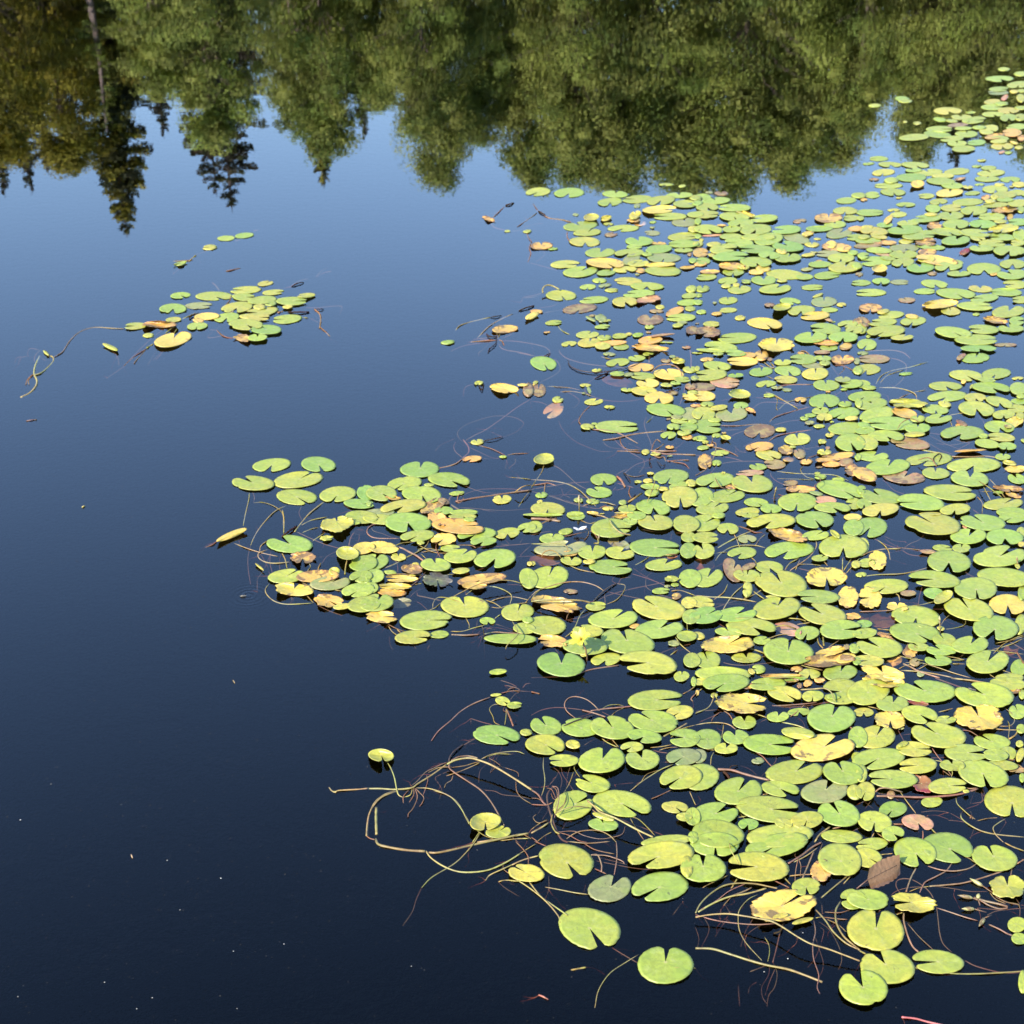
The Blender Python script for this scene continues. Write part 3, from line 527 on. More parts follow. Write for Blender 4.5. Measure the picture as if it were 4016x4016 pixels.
3379 2144 60 67 -10 0 y;3442 2196 77 77 30 9 Yt;3400 2207 67 33 4 2 g;3697 2149 77 26 -6 3 g;3771 2149 72 33 0 12 g;3639 2163 60 17 -4 0 bf;3722 2203 172 85 -3 6 e;3922 2181 200 83 6 2 yg;4007 2134 30 20 0 0 Y;
3939 2263 203 73 -6 0 g;3665 2271 202 63 -5 9 yg;3477 2299 173 56 3 8 g;3990 2219 17 27 40 0 y;3662 2326 80 42 -6 0 e;3700 2341 80 40 30 0 yc;3828 2308 168 85 -3 6 e;4007 2326 30 57 0 0 g;3412 2344 100 83 -20 9 Yt;
3520 2378 88 35 -4 12 Yt;3952 2371 140 80 -4 6 Y;3800 2388 192 88 -10 11 yg;3594 2418 185 83 -6 6 yg;3904 2463 178 95 -4 7 e;3462 2433 103 60 0 0 bb;3392 2426 40 40 0 0 bb;4002 2449 47 80 -10 0 g;3389 2446 63 30 0 9 e;
3392 2483 93 40 6 0 g;3587 2481 200 75 -6 4 yg;3690 2464 17 30 80 0 y;3472 2496 87 20 -24 0 ot;3569 2553 60 57 -30 0 ot;3704 2509 93 50 -6 11 g;3805 2528 143 68 6 1 yg;3450 2538 180 77 -8 10 g;3602 2536 85 33 -4 10 g;
3692 2549 117 43 -4 10 g;3407 2591 123 43 -5 9 y;3679 2590 105 41 -3 10 e;3874 2594 170 87 6 1 yg;3965 2549 67 43 20 0 bb;3505 2596 73 33 20 0 ob;3462 2638 177 63 -12 11 Yt;3995 2619 63 63 -10 0 g;3959 2658 113 33 0 0 yg;
2761 2051 133 63 6 2 g;2818 2021 55 23 0 0 g;2945 2021 63 17 5 0 g;3025 2044 190 57 4 8 g;3196 2038 148 65 -4 5 e;2855 2073 87 42 -3 6 g;3093 2096 160 50 -12 0 ot;3200 2099 108 37 4 2 g;3275 2094 47 20 -35 0 yc;
3345 2028 70 27 0 0 Y;3348 2068 80 63 10 0 e;2768 2107 103 43 0 3 g;3308 2144 193 90 0 6 yg;2760 2160 83 63 6 11 g;3095 2158 197 65 4 8 g;3216 2188 65 25 4 2 g;2911 2168 115 44 5 8 e;2761 2213 80 50 0 0 bb;3018 2225 112 49 -5 5 yg;
2875 2236 67 100 30 1 b;2936 2221 60 23 20 0 b;2930 2256 108 47 -4 12 g;3065 2288 200 100 -6 11 yg;3241 2263 165 83 -2 6 Yt;3358 2213 37 30 0 0 y;2775 2264 120 73 10 1 g;3210 2339 165 52 -3 9 e;3025 2339 43 10 0 0 y;
3045 2384 183 87 8 1 yg;3328 2341 87 87 -10 0 Yt;3225 2408 188 80 -8 10 yg;2751 2361 107 43 -6 3 y;2888 2409 157 58 4 2 e;2768 2413 133 63 5 2 e;2945 2456 193 68 -5 4 yg;2858 2478 108 35 -4 11 g;3165 2483 97 53 4 7 e;
3301 2469 173 73 3 3 e;3091 2466 113 47 -14 0 pb;3345 2416 67 27 0 0 ot;2738 2493 53 30 -10 0 y;2856 2526 213 70 4 2 Yt;3091 2554 193 103 -4 12 yg;3351 2543 43 37 -10 0 g;3258 2554 133 33 12 0 Yt;3248 2589 213 53 2 0 ot;
3318 2581 80 37 12 0 Y;2775 2588 103 68 -8 11 yg;3361 2593 33 30 0 0 g;2975 2624 55 35 -5 9 g;2948 2633 30 20 -30 0 y;2835 2643 220 57 -2 0 yg;3295 2638 132 63 4 1 e;3175 2643 83 40 0 6 y;3061 2651 187 20 0 0 ot;
3095 2661 133 17 0 0 e;2094 2066 70 43 8 0 g;2131 2018 153 13 0 0 g;2259 2023 73 29 -4 0 g;2399 2071 163 72 2 3 g;2471 2044 60 29 0 12 g;2497 2021 73 33 0 0 g;2572 2048 142 57 -4 11 yg;2437 2023 80 20 4 0 ot;
2691 2054 103 67 0 0 yg;2219 2084 57 24 10 0 g;2164 2111 95 39 3 1 g;2201 2149 207 57 6 2 l;2234 2170 65 22 3 9 o;2091 2209 20 17 0 0 y;2323 2164 112 55 4 12 yg;2431 2168 115 47 -4 2 yg;2427 2131 87 40 -18 1 lb;
2241 2199 82 35 -6 12 g;2701 2106 60 40 0 0 g;2571 2148 205 67 -2 3 e;2699 2159 63 60 0 0 e;2604 2214 142 47 4 2 g;2396 2224 172 55 -4 3 e;2617 2184 87 20 8 0 pb;2151 2263 157 87 8 1 g;2141 2196 133 43 0 0 bb;
2636 2270 60 25 0 0 gt;2707 2268 90 70 6 0 g;2593 2317 72 24 3 3 g;2181 2368 200 60 -12 9 ot;2338 2377 83 33 4 3 yg;2702 2363 60 45 6 0 y;2584 2384 210 87 -8 10 yg;2711 2418 70 57 5 0 e;2406 2426 197 70 5 2 yg;
2141 2453 160 73 -4 0 yg;2584 2467 188 72 7 2 e;2490 2455 43 18 5 0 o;2305 2474 122 47 -3 10 g;2694 2494 80 40 0 0 yg;2167 2514 133 48 -8 9 ot;2461 2516 207 97 -8 11 g;2296 2533 178 67 -2 0 g;2202 2604 183 97 -4 12 e;
2377 2586 115 50 8 7 yg;2542 2599 233 87 -8 9 yg;2714 2589 67 57 -10 0 yg;2289 2569 27 13 0 0 y;1493 2036 140 40 -4 10 yg;1600 2049 180 78 -3 5 e;1717 2034 87 50 -20 0 ot;1797 2063 207 57 -5 3 o;1815 2025 110 22 0 4 g;
1840 2037 47 17 -4 0 g;1638 2101 137 42 5 8 g;1740 2114 103 48 3 8 Yt;1870 2094 153 48 4 8 g;1897 2123 102 33 6 8 g;1990 2091 97 42 8 6 g;2067 2069 73 37 8 8 g;1650 2128 30 15 0 0 g;1500 2147 133 48 -3 0 Yt;1563 2184 61 29 -2 12 y;
1767 2150 78 27 3 3 g;1807 2180 133 52 6 2 g;1467 2203 113 63 8 1 g;1470 2258 73 53 8 0 g;1453 2306 63 43 8 0 g;1709 2214 115 52 -4 11 g;1942 2191 163 73 8 7 g;2078 2210 23 17 0 0 y;1630 2213 30 15 0 0 y;1617 2231 87 40 -8 0 ot;
1530 2244 50 17 -4 0 g;1808 2238 70 23 5 0 yf;1573 2269 133 30 -2 9 Yt;1715 2273 123 57 -4 6 kt;1890 2271 197 40 7 8 o;1862 2296 100 30 0 0 ot;2073 2268 70 80 20 0 yg;1550 2299 133 27 -2 9 Yt;1537 2323 113 30 -4 0 o;
1618 2257 27 9 0 0 y;1565 2364 105 41 3 3 lb;1477 2363 133 67 6 1 g;1824 2378 188 82 -5 11 yg;1500 2419 130 48 -4 3 Yt;1670 2432 207 73 5 3 g;1912 2435 60 29 -4 5 g;2030 2400 125 67 4 1 g;2070 2431 43 27 0 0 g;
2057 2464 87 43 -5 0 g;1620 2498 138 53 4 3 yg;1723 2488 77 29 3 0 g;2003 2505 200 40 -1 0 g;1953 2634 68 22 6 0 gf;1066 1824 147 52 7 7 g;1249 1821 138 57 -4 5 e;993 1894 163 57 -3 10 g;1169 1881 188 63 7 2 yg;
1164 1949 162 58 -4 4 g;1325 1938 147 58 7 7 g;1439 1932 80 57 0 0 e;1409 1975 120 37 -4 3 e;1419 2027 127 50 -4 0 g;1363 2049 100 20 0 0 g;1324 2055 140 63 6 12 yt;1136 2133 180 67 -2 10 e;1281 2110 58 22 4 3 gt;
909 2097 127 25 22 0 Yf;1188 2186 105 50 0 6 ot;1363 2169 90 50 -3 0 yc;1018 2223 43 9 -40 0 yf;1311 2240 43 32 0 0 yc;1246 2259 167 47 4 0 oo;1124 2259 140 55 6 2 g;1153 2310 160 53 -6 1 Yt;1296 2286 157 55 6 2 l;
1288 2355 118 53 -6 4 ot;1343 2378 73 23 8 0 y;1426 2209 110 60 6 0 g;1416 2259 93 43 8 8 g;1426 2277 57 23 0 0 g;1406 2314 133 53 6 8 g;1429 2369 127 63 6 0 g;1426 2149 87 47 8 0 Y;1413 2087 50 27 0 0 bb;3405 2713 163 100 8 0 yg;
3465 2670 170 50 -6 11 Yt;3629 2710 237 87 -4 10 yg;3862 2725 235 95 -6 10 yg;3955 2680 140 47 -4 10 yg;3602 2757 87 20 -10 0 rt;3501 2759 122 63 3 1 e;3839 2812 203 107 -6 11 Yt;4009 2723 27 37 0 0 g;3992 2790 70 57 -6 11 g;
3972 2710 67 20 0 0 ot;3607 2802 143 67 -8 4 g;3491 2823 130 72 -4 6 Yt;3709 2822 82 31 0 2 g;3435 2890 150 90 6 1 yg;3682 2882 213 95 -10 10 yg;4005 2858 37 37 0 0 g;3585 2937 140 57 -4 3 y;3542 2918 43 20 20 0 yf;
3890 2908 140 60 -6 10 g;3905 2960 100 47 -6 0 e;3955 2953 63 50 -10 6 g;4002 2960 30 57 -20 0 yf;3789 2952 175 65 -2 3 e;3999 2917 30 27 0 0 y;3932 3000 123 37 -6 0 yg;3445 2975 203 82 5 8 g;3600 3002 155 60 3 9 yg;
3855 3035 197 103 -14 5 g;3502 3055 188 72 -4 9 e;3615 3073 103 67 -20 9 rt;3717 3082 150 62 4 3 yg;4009 3050 23 37 0 0 g;3379 3033 43 70 0 0 g;3395 3103 77 70 -10 7 y;3789 3103 27 13 0 0 y;3969 3145 213 123 -6 6 yg;
3502 3173 112 60 6 7 e;3430 3222 133 80 -6 6 yg;3600 3225 125 60 -12 5 pp;2848 2677 187 67 4 8 yg;2748 2673 67 27 4 0 g;2930 2689 52 26 -3 0 o;3011 2682 147 48 3 9 g;3095 2667 80 20 0 0 ot;3168 2680 30 37 -70 0 ot;
3215 2667 47 23 0 0 ot;3079 2720 137 58 -10 4 y;3188 2729 83 45 2 6 yg;3301 2712 160 97 -2 9 yg;3268 2732 53 23 0 0 g;2913 2757 212 82 -2 3 Yt;3260 2815 190 107 0 1 e;2920 2832 93 52 -3 12 g;3051 2810 85 42 4 1 g;
3130 2875 128 45 -8 0 yf;2886 2890 102 58 -4 11 e;2848 2934 90 43 4 1 y;2775 2898 110 75 -4 9 e;3365 2890 73 83 10 0 g;2741 2965 60 55 5 0 l;3021 2919 207 80 -4 3 g;3226 2932 248 102 5 2 Y;3361 2970 43 40 0 0 g;
2748 3047 143 100 5 0 g;3118 3027 223 93 6 2 g;3308 3030 157 93 -6 11 g;2896 3102 188 103 8 1 g;3060 3093 147 60 -8 4 yg;3235 3103 180 93 6 1 l;3351 3107 57 60 20 0 y;2805 3192 173 93 6 2 e;3020 3173 257 100 -8 3 yg;
3165 3215 125 67 6 7 yg;3291 3190 167 97 -12 11 e;3073 3227 73 38 -10 5 y;2815 3270 197 110 -6 0 g;3058 3277 260 87 4 0 yg;3301 3280 160 50 -4 0 yg;2572 2745 217 78 4 3 e;2667 2793 110 52 6 8 y;2564 2828 197 82 -4 10 yg;
2527 2887 133 53 -8 8 e;2142 2846 123 72 -6 11 e;2277 2853 150 70 -4 0 g;2402 2853 175 87 -8 11 yg;2139 2920 150 80 -4 4 g;2247 2919 57 33 -6 0 yc;2211 2982 115 48 0 9 g;2361 2980 187 97 8 1 g;2479 2929 89 39 0 8 y;
2521 2978 135 77 -4 11 yg;2684 2893 123 72 -4 9 e;2681 2968 140 63 4 8 l;2671 3048 163 93 8 8 g;2324 3073 140 65 -10 10 g;2247 3157 157 110 10 2 g;2439 3152 233 97 -8 4 g;2647 3165 105 45 -4 4 y;2684 3203 62 33 -4 4 y;
2367 3233 115 50 -4 11 e;2717 3202 60 70 0 0 g;2614 3297 193 43 5 0 yg;2719 3283 40 47 0 0 g;2367 3203 87 23 -18 0 yf;2721 2673 23 37 0 0 g;1495 2962 102 48 -4 5 yc;1947 2882 187 72 -4 4 e;1945 2725 43 12 4 0 y;
1972 2749 60 33 -12 4 y;2018 2765 62 25 4 3 g;2063 2872 47 27 0 0 g;1903 3222 123 67 5 6 yc;1955 3262 100 47 3 2 yg;3419 3311 123 50 6 9 yg;3405 3364 110 77 -10 4 yg;3589 3341 170 110 -14 5 g;3717 3324 207 110 -10 4 e;
3900 3364 182 98 -8 11 yg;3952 3477 150 93 -4 12 yt;3459 3434 127 80 28 0 bl;3405 3527 160 80 -6 10 e;3584 3539 192 80 -4 9 yt;3435 3646 227 157 -5 12 yg;3480 3791 210 133 -10 11 yg;3677 3772 203 90 -4 9 yg;3989 3626 73 60 10 0 g;
3999 3681 67 43 -10 0 g;4012 3851 37 87 0 0 g;3385 3872 193 133 -8 11 e2;2971 3399 252 110 -4 9 yg;2805 3311 193 93 0 6 g;2758 3404 173 113 0 12 g;3048 3314 247 87 10 8 g;3161 3477 112 67 4 6 yg;3070 3551 263 127 8 2 Yt;
3221 3414 83 93 -40 0 ot;3295 3371 167 127 -10 0 yg;3061 3592 60 20 12 0 yf;3148 3611 83 20 15 0 yf;3345 3526 100 80 -6 9 e2;2220 3377 221 127 -10 5 yg;2065 3423 138 69 -6 10 y;2392 3483 174 101 12 1 l;2589 3478 226 109 8 8 e;
2313 3641 239 156 -12 5 yg;2609 3784 214 145 -3 12 yg;2594 3353 261 101 8 8 yg;2694 3398 47 83 0 0 g;531 1278 91 26 4 9 y;627 1271 138 27 0 0 ot;582 1315 43 18 4 0 y;433 1361 65 16 -24 0 yf;181 1384 29 11 -40 0 yf;
708 1158 79 24 3 4 g;679 1210 107 38 0 6 g;780 1198 108 26 2 3 l;681 1253 60 20 3 0 y;840 1161 141 35 0 4 g;964 1137 124 29 3 9 g;1041 1111 60 20 8 2 y;1072 1146 85 21 5 3 y;958 1165 95 28 -2 3 g;1029 1176 112 31 5 0 g;
1062 1190 48 20 5 9 g;1145 1180 122 33 0 3 g;1202 1158 70 18 5 9 y;1128 1203 40 14 3 0 y;931 1205 124 41 6 7 y;904 1219 25 17 0 0 p;1018 1203 50 21 0 0 y;1014 1226 153 37 10 9 y;1014 1244 91 29 0 3 y;811 1240 101 27 4 0 Y;
778 1257 46 17 -10 0 o;890 1245 99 36 6 7 g;774 1278 81 29 6 7 g;1126 1251 116 34 6 9 g;964 1272 133 44 -2 4 g;1045 1292 124 35 -1 10 e;952 1325 75 31 -5 0 ot;1010 1323 77 27 3 12 g;679 1331 145 54 12 1 Y;708 1033 58 17 14 0 gt;
887 934 66 21 2 0 g;958 923 72 21 6 0 g;823 970 58 21 4 9 y;1917 858 56 19 -18 0 ot;1990 906 23 9 0 0 y;2068 907 34 12 8 0 g;1981 1290 102 31 5 0 o;1756 1342 56 16 6 0 g;"""
LINES = """P 5.33 3372,1379 3439,1375 3499,1374 3539,1382 3559,1395 3569,1405;P 4 3492,1404 3525,1412 3552,1429 3554,1452 3539,1489 3505,1519;Y 3.33 3435,1505 3459,1472 3505,1452 3572,1439 3639,1419;Y 3 3452,1502 3482,1472 3545,1450;
Y 4 3449,1520 3519,1522 3572,1535 3592,1549 3595,1565;Y 3 3525,1562 3572,1542 3632,1529;O 4 3519,1684 3535,1659 3562,1644 3585,1645 3609,1657;P 4 3635,1697 3689,1704;Y 7.33 3612,1764 3655,1772 3705,1780;
Y 5.33 3705,1789 3805,1792 3872,1789 3939,1802;O 4.67 3602,1804 3632,1795 3655,1802 3675,1832;D 4.67 3665,1815 3662,1795 3682,1780 3692,1789 3682,1812;Y 4.67 3839,1887 3879,1912 3932,1952;Y 4 3855,1905 3885,1962;
Y 4 3879,1877 3912,1912 3942,1952;P 3.33 3439,1875 3472,1889 3505,1922 3559,1942;P 4 3789,1959 3799,1985 3839,2015;Y 3.33 3829,1945 3852,1972 3852,2015;Y 3.33 3722,1629 3772,1620 3792,1619;P 3.33 3832,1634 3852,1645 3862,1665;
Y 2.67 3849,1928 3925,1926;Y 3 3725,1645 3735,1672;P 2.67 3639,1705 3705,1739 3772,1765;P 2.67 3672,1739 3739,1745 3822,1725;P 2.67 3645,1739 3689,1765 3739,1782;P 3 3685,1732 3709,1712 3772,1732 3815,1735;
P 2.67 3739,1772 3772,1755 3802,1739;P 3.33 3459,1545 3482,1554 3485,1572;P 3.33 2801,1577 2868,1564 2945,1559 3028,1564 3095,1575 3178,1599;P 4 2955,1600 2981,1582 3018,1577 3078,1582 3145,1594;
O 4 3018,1655 3041,1635 3088,1619 3178,1595;Y 4.67 3028,1544 3061,1564 3098,1585 3128,1602;Y 2.67 3001,1537 3028,1545 3048,1565 3045,1599 3051,1610;Y 2.67 3055,1605 3095,1575 3195,1554;
O 5.33 3045,1529 3061,1515 3101,1509 3188,1508;O 5.33 2728,1865 2771,1839 2795,1802 2806,1769 2808,1742 2795,1732;O 4.67 2751,1730 2778,1745 2805,1755 2828,1759 2868,1775 2895,1790;O 3.33 2791,1709 2795,1725 2788,1742;
P 4.67 2808,1752 2778,1725;P 4 2728,1785 2795,1789 2861,1795 2915,1809;P 4.67 2788,1855 2815,1825 2868,1812 2941,1809 3001,1810;P 3.33 2835,1739 2878,1705 2935,1685;P 3.33 2915,1752 2961,1729 3015,1702;
O 4.67 3015,1730 3048,1709 3095,1699 3188,1685;P 4 3035,1667 3095,1652 3145,1647;O 4 2828,1669 2895,1670 2961,1664 3011,1665;P 3.33 2841,1687 2895,1685 2935,1680;Y 3.33 3048,1849 3128,1857 3228,1860 3278,1865 3328,1885;
P 4 3021,1852 3028,1872 3061,1895 3128,1919 3201,1942;Y 3 3151,1827 3140,1845 3161,1869 3195,1879;Y 2.67 3048,1877 3128,1879 3195,1882;O 4.67 2805,1874 2815,1895 2831,1912 2855,1917;O 3.33 3208,1865 3218,1885 3195,1905 3205,1922;
P 2.67 2928,1944 2981,1939 3028,1922 3095,1914;O 3 3051,1939 3075,1945;O 3 3171,1795 3201,1785 3221,1779;P 3.33 3261,1435 3278,1459 3291,1475;O 4 3275,1432 3308,1435 3345,1452;O 3.33 3291,1469 3311,1449 3308,1439;
Y 4 2978,1432 3005,1442 3038,1444;Y 4 2995,1419 3015,1435 3038,1444;Y 4 3018,1419 3038,1439;O 4 3125,1385 3141,1377 3161,1379 3185,1402;Y 2.67 3001,1472 3035,1487;P 2.67 3161,1735 3151,1765 3161,1772;
P 2.67 3161,1759 3211,1752 3261,1739;P 2.67 3155,1765 3171,1739 3188,1725;P 2.67 3178,1765 3145,1752 3195,1739;P 2.67 3195,1697 3228,1685 3268,1655;P 2.67 3275,1539 3288,1572 3345,1569;P 2.67 3275,1552 3308,1532 3328,1559;
P 2.67 2881,1749 2901,1769 2925,1775;P 2.67 2888,1755 2885,1772 2895,1782;P 4.67 2192,1372 2201,1389 2227,1407 2284,1424 2351,1434 2417,1439 2464,1444;
D 4.67 2227,1412 2237,1435 2271,1452 2324,1460 2384,1457 2451,1445 2484,1435 2517,1420;P 4 2164,1409 2184,1415 2197,1439 2191,1459 2161,1479 2117,1500;D 6 2387,1462 2361,1472 2334,1484;
P 3.33 2334,1484 2307,1502 2294,1522 2301,1542 2331,1557 2371,1569 2417,1574 2477,1572 2517,1564;Y 2.67 2147,1515 2184,1517 2227,1520 2274,1529;Y 3 2196,1537 2244,1535 2291,1544 2317,1552;
P 3 2212,1529 2251,1552 2271,1569 2267,1585 2251,1600;P 2.67 2191,1652 2207,1685 2244,1722 2284,1745 2351,1769 2404,1770;P 2.67 2084,1574 2124,1579 2151,1592;O 4.67 2317,1589 2291,1615 2274,1639 2271,1655 2279,1665;
O 6 2324,1684 2367,1687 2411,1694 2447,1709 2501,1739;O 6 2364,1726 2417,1719 2457,1709 2517,1699 2617,1690;P 4.67 2401,1712 2417,1732 2451,1762 2517,1799;O 4 2431,1717 2437,1742 2461,1762 2514,1765;
P 3.33 2364,1732 2384,1750 2424,1760 2511,1765;O 4.67 2421,1769 2467,1770 2514,1774;O 7.33 2551,1767 2604,1769 2654,1769;O 6.67 2557,1769 2604,1780 2667,1782 2728,1784;P 6.67 2451,1855 2491,1825 2534,1809 2577,1795;
O 4.67 2556,1762 2564,1739 2577,1724 2591,1734;O 4.67 2567,1765 2591,1752 2604,1740;O 4.67 2561,1785 2584,1794 2604,1792 2611,1809;O 4 2611,1805 2644,1812 2684,1819 2704,1839;O 4 2617,1809 2664,1805 2704,1804;
D 3.33 2577,1809 2597,1827 2611,1819;P 4.67 2537,1632 2527,1662 2537,1699 2551,1732 2556,1755;Y 3.33 2564,1629 2551,1645 2534,1659;P 4.67 2524,1802 2527,1825 2507,1855;D 3.33 2551,1792 2547,1809 2557,1832;P 10 2546,1422 2549,1382;
O 6 2554,1460 2584,1435 2624,1429 2654,1439 2671,1459 2674,1475;Y 4 2357,1399 2397,1409;P 8.67 2707,1372 2711,1405 2711,1439;P 6 2687,1515 2681,1549 2667,1585;D 4.67 2611,1537 2644,1529 2671,1519;
Y 4 2134,1822 2124,1852 2104,1882 2084,1912;P 4 2157,1819 2194,1837 2231,1869 2264,1899 2301,1919;Y 5.33 2084,1881 2167,1887 2227,1899 2271,1922 2297,1945 2337,1985;P 4.67 2084,1919 2171,1905 2237,1895 2317,1890;
O 4.67 2084,1904 2131,1897 2151,1895 2181,1905;P 4 2084,1927 2151,1944 2234,1972 2317,1992 2371,1994;P 5.33 2414,1894 2447,1902 2484,1912;O 10.7 2421,1869 2437,1885 2451,1909;Y 4.67 2287,1984 2317,1975 2367,1970 2417,1982;
O 4 2351,1992 2377,1985 2404,2005;D 4.67 2407,2005 2434,1982 2471,1959 2494,1939;Y 9.33 2464,1969 2491,1952 2517,1935;O 5.33 2481,1962 2467,1935 2471,1909;D 4 2444,1852 2461,1869 2474,1892;P 3 2404,1922 2434,1919 2461,1905;
P 3 2411,1939 2404,1925 2417,1909;P 2.67 2201,1912 2211,1939 2237,1952;P 2.67 2167,1945 2224,1939 2271,1942 2317,1959;P 2.67 2184,1959 2244,1922 2264,1919;P 2.67 2264,1955 2317,1949 2401,1962;P 2.67 2211,1959 2251,1972 2331,1982;
P 2.67 2134,1952 2167,1945 2224,1969;O 5.33 2134,1932 2139,1892;P 4 2414,1864 2437,1850 2454,1842;P 3.33 2637,1762 2664,1749 2691,1725;P 2.67 2611,1759 2637,1745 2667,1735;P 3 2464,1739 2511,1759;
O 2.67 2444,1855 2484,1869 2534,1862;Y 4 2537,1972 2564,1905 2567,1882;P 4 2084,1392 2040,1382 1990,1374;P 6 2084,1564 2027,1599 1973,1639 1907,1685 1867,1705 1827,1727;
P 3.33 1973,1714 2023,1695 2053,1665 2043,1649 2007,1635 1940,1632 1873,1649 1823,1669 1797,1692 1797,1712 1810,1729;D 4 1897,1729 1933,1722 1973,1714;P 3 1905,1687 1933,1697 1967,1714;
P 8.67 1817,1725 1837,1752 1838,1775 1817,1795;P 4 1813,1794 1787,1772 1780,1752 1788,1732;O 6 1722,1836 1757,1829 1790,1817 1817,1797;O 3.33 1837,1735 1887,1749 1933,1762 1980,1785;O 3.33 1990,1785 2023,1779 2073,1778;
P 3.33 1890,1798 1923,1800 1960,1797;P 3 1840,1754 1883,1774 1927,1794 1960,1797;P 3 1817,1555 1823,1522 1847,1509 1863,1512;D 4.67 1877,1509 1890,1529 1898,1505;P 2.67 1810,1899 1857,1919 1907,1932 1973,1935;
P 4 1780,1972 1817,1942 1873,1922 1940,1917 2023,1919 2073,1927;O 8 1787,1967 1857,1954 1940,1942 2007,1932 2084,1922;P 10 1777,1942 1763,1959 1770,1979 1800,1999;O 4.67 1817,1932 1797,1945 1797,1972 1817,1962 1817,1952;
Y 3.33 2000,1872 2040,1875 2084,1880;Y 5.33 2017,1932 2050,1909 2084,1902;P 3 1800,1990 1873,1995 1973,2002 2084,1995;P 3 1960,2012 1873,1995;Y 2.67 2033,1989 2057,1952 2084,1919;P 2.67 1987,1805 1983,1839;
P 2.67 2020,1795 2020,1815 1993,1839;P 3.33 1707,1769 1730,1745 1787,1719;O 3.33 3515,2149 3539,2149 3585,2154 3622,2159;P 4 3422,2109 3459,2129 3505,2146 3539,2151;P 4.67 3539,2159 3572,2176 3639,2183;
P 2.67 3459,2103 3492,2129 3532,2149;P 2.67 3469,2104 3512,2121 3549,2124;P 2.67 3539,2153 3572,2158 3612,2163;P 2.67 3475,2171 3539,2158 3579,2153;Y 5.33 3372,2183 3415,2164 3472,2153 3532,2152;
Y 4.67 3439,2116 3469,2139 3485,2163 3491,2194;P 3.33 3545,2149 3572,2131 3602,2119 3620,2103 3627,2088;Y 4.67 3372,2263 3439,2254 3522,2251 3579,2243 3639,2226;P 4 3780,2238 3799,2253 3822,2264;
P 4.67 3617,2301 3607,2336 3602,2369;Y 4 3572,2376 3612,2372 3645,2364 3665,2359;Y 4.67 3510,2326 3524,2336 3529,2356;O 5.33 3372,2399 3439,2397 3505,2393;P 3.33 3659,2389 3705,2389;Y 3.33 3729,2408 3705,2429 3692,2449;
Y 3.33 3695,2469 3739,2464 3779,2453 3787,2436 3775,2424;Y 6 3439,2466 3489,2471;Y 4.67 3439,2478 3499,2489;Y 5.33 3519,2571 3572,2583 3625,2591;Y 4.67 3682,2571 3739,2578 3785,2589;Y 4.67 3525,2623 3559,2608 3625,2599;
Y 4 3725,2603 3785,2604;Y 4 3552,2598 3625,2603 3672,2616 3739,2639 3805,2658;Y 6 3532,2629 3605,2634 3672,2644 3739,2658;O 8 3542,2603 3572,2616 3605,2633 3685,2659;Y 3.33 3599,2626 3672,2593 3785,2588;
Y 4 3895,2564 3932,2529 3972,2506 4016,2489;Y 4 3892,2548 3959,2529 4016,2503;Y 3.33 3905,2523 3972,2509 4016,2496;Y 3.33 3872,2549 3939,2556 4016,2566;O 8.67 3989,2559 4005,2586 4016,2603;P 6 3959,2516 4016,2549;
Y 4 3925,2626 3959,2638 3992,2648;Y 3.33 3879,2643 3902,2659;P 2.67 3755,2583 3782,2566;O 6 2895,2063 2935,2076 2961,2088 2991,2088;Y 6 2815,2149 2855,2126 2908,2099 2958,2079;Y 4 2878,2094 2891,2119 2901,2148;
Y 4 2806,2198 2825,2173 2861,2149 2901,2139 2961,2139 3001,2148;Y 2.67 2798,2173 2828,2166 2855,2166;Y 2.67 2960,2143 2981,2113 3001,2096;P 3.33 2898,2094 2935,2098 2975,2091;Y 4.67 2946,2186 2961,2199 2966,2209;
Y 6 3078,2236 3098,2209 3135,2189;Y 6 3098,2238 3135,2213 3175,2183 3201,2146 3201,2123;Y 3.33 3118,2239 3138,2193;P 4.67 3125,2228 3175,2239;Y 4.67 3305,2186 3304,2239;Y 4.67 3308,2239 3338,2193;Y 4.67 3318,2249 3372,2189;
Y 2.67 3128,2213 3178,2213 3221,2218;Y 4.67 3228,2198 3246,2219;P 3.33 2788,2233 2828,2213 2861,2193;Y 5.33 2915,2279 2935,2303 2968,2329 2998,2349;Y 5.33 2835,2393 2851,2366 2878,2329 2915,2296;
Y 4.67 2855,2289 2838,2323 2801,2351;Y 6 2728,2335 2778,2341 2845,2343 2901,2349 2968,2361;P 4 2805,2383 2855,2366 2915,2349;Y 5.33 2915,2349 2955,2333 2988,2313;P 3 2805,2369 2895,2369 2961,2363;
Y 5.33 3088,2424 3135,2428 3161,2436;Y 4.67 3126,2449 3181,2441;Y 6.67 3043,2458 3078,2453 3121,2466;P 4 2808,2439 2841,2459;Y 4.67 2968,2526 3011,2506 3061,2489 3115,2489;Y 6.67 3205,2496 3211,2523 3228,2543;
Y 8 3228,2496 3231,2533;Y 3.33 3248,2539 3295,2509;Y 7.33 2938,2543 2968,2551 3001,2563;P 4.67 2828,2596 2868,2606 2915,2609 2981,2604 3048,2596;Y 4.67 2895,2561 2921,2579 2941,2599;Y 4 2951,2603 2975,2583 3005,2571;
Y 2.67 2935,2596 2931,2566 2945,2558;Y 5.33 3131,2604 3168,2616 3228,2629;P 3.33 3071,2606 3101,2619 3125,2639;P 2.67 2901,2603 2898,2583 2905,2573;P 3.33 3338,2193 3336,2246;O 11.3 2084,2034 2134,2036 2197,2044;
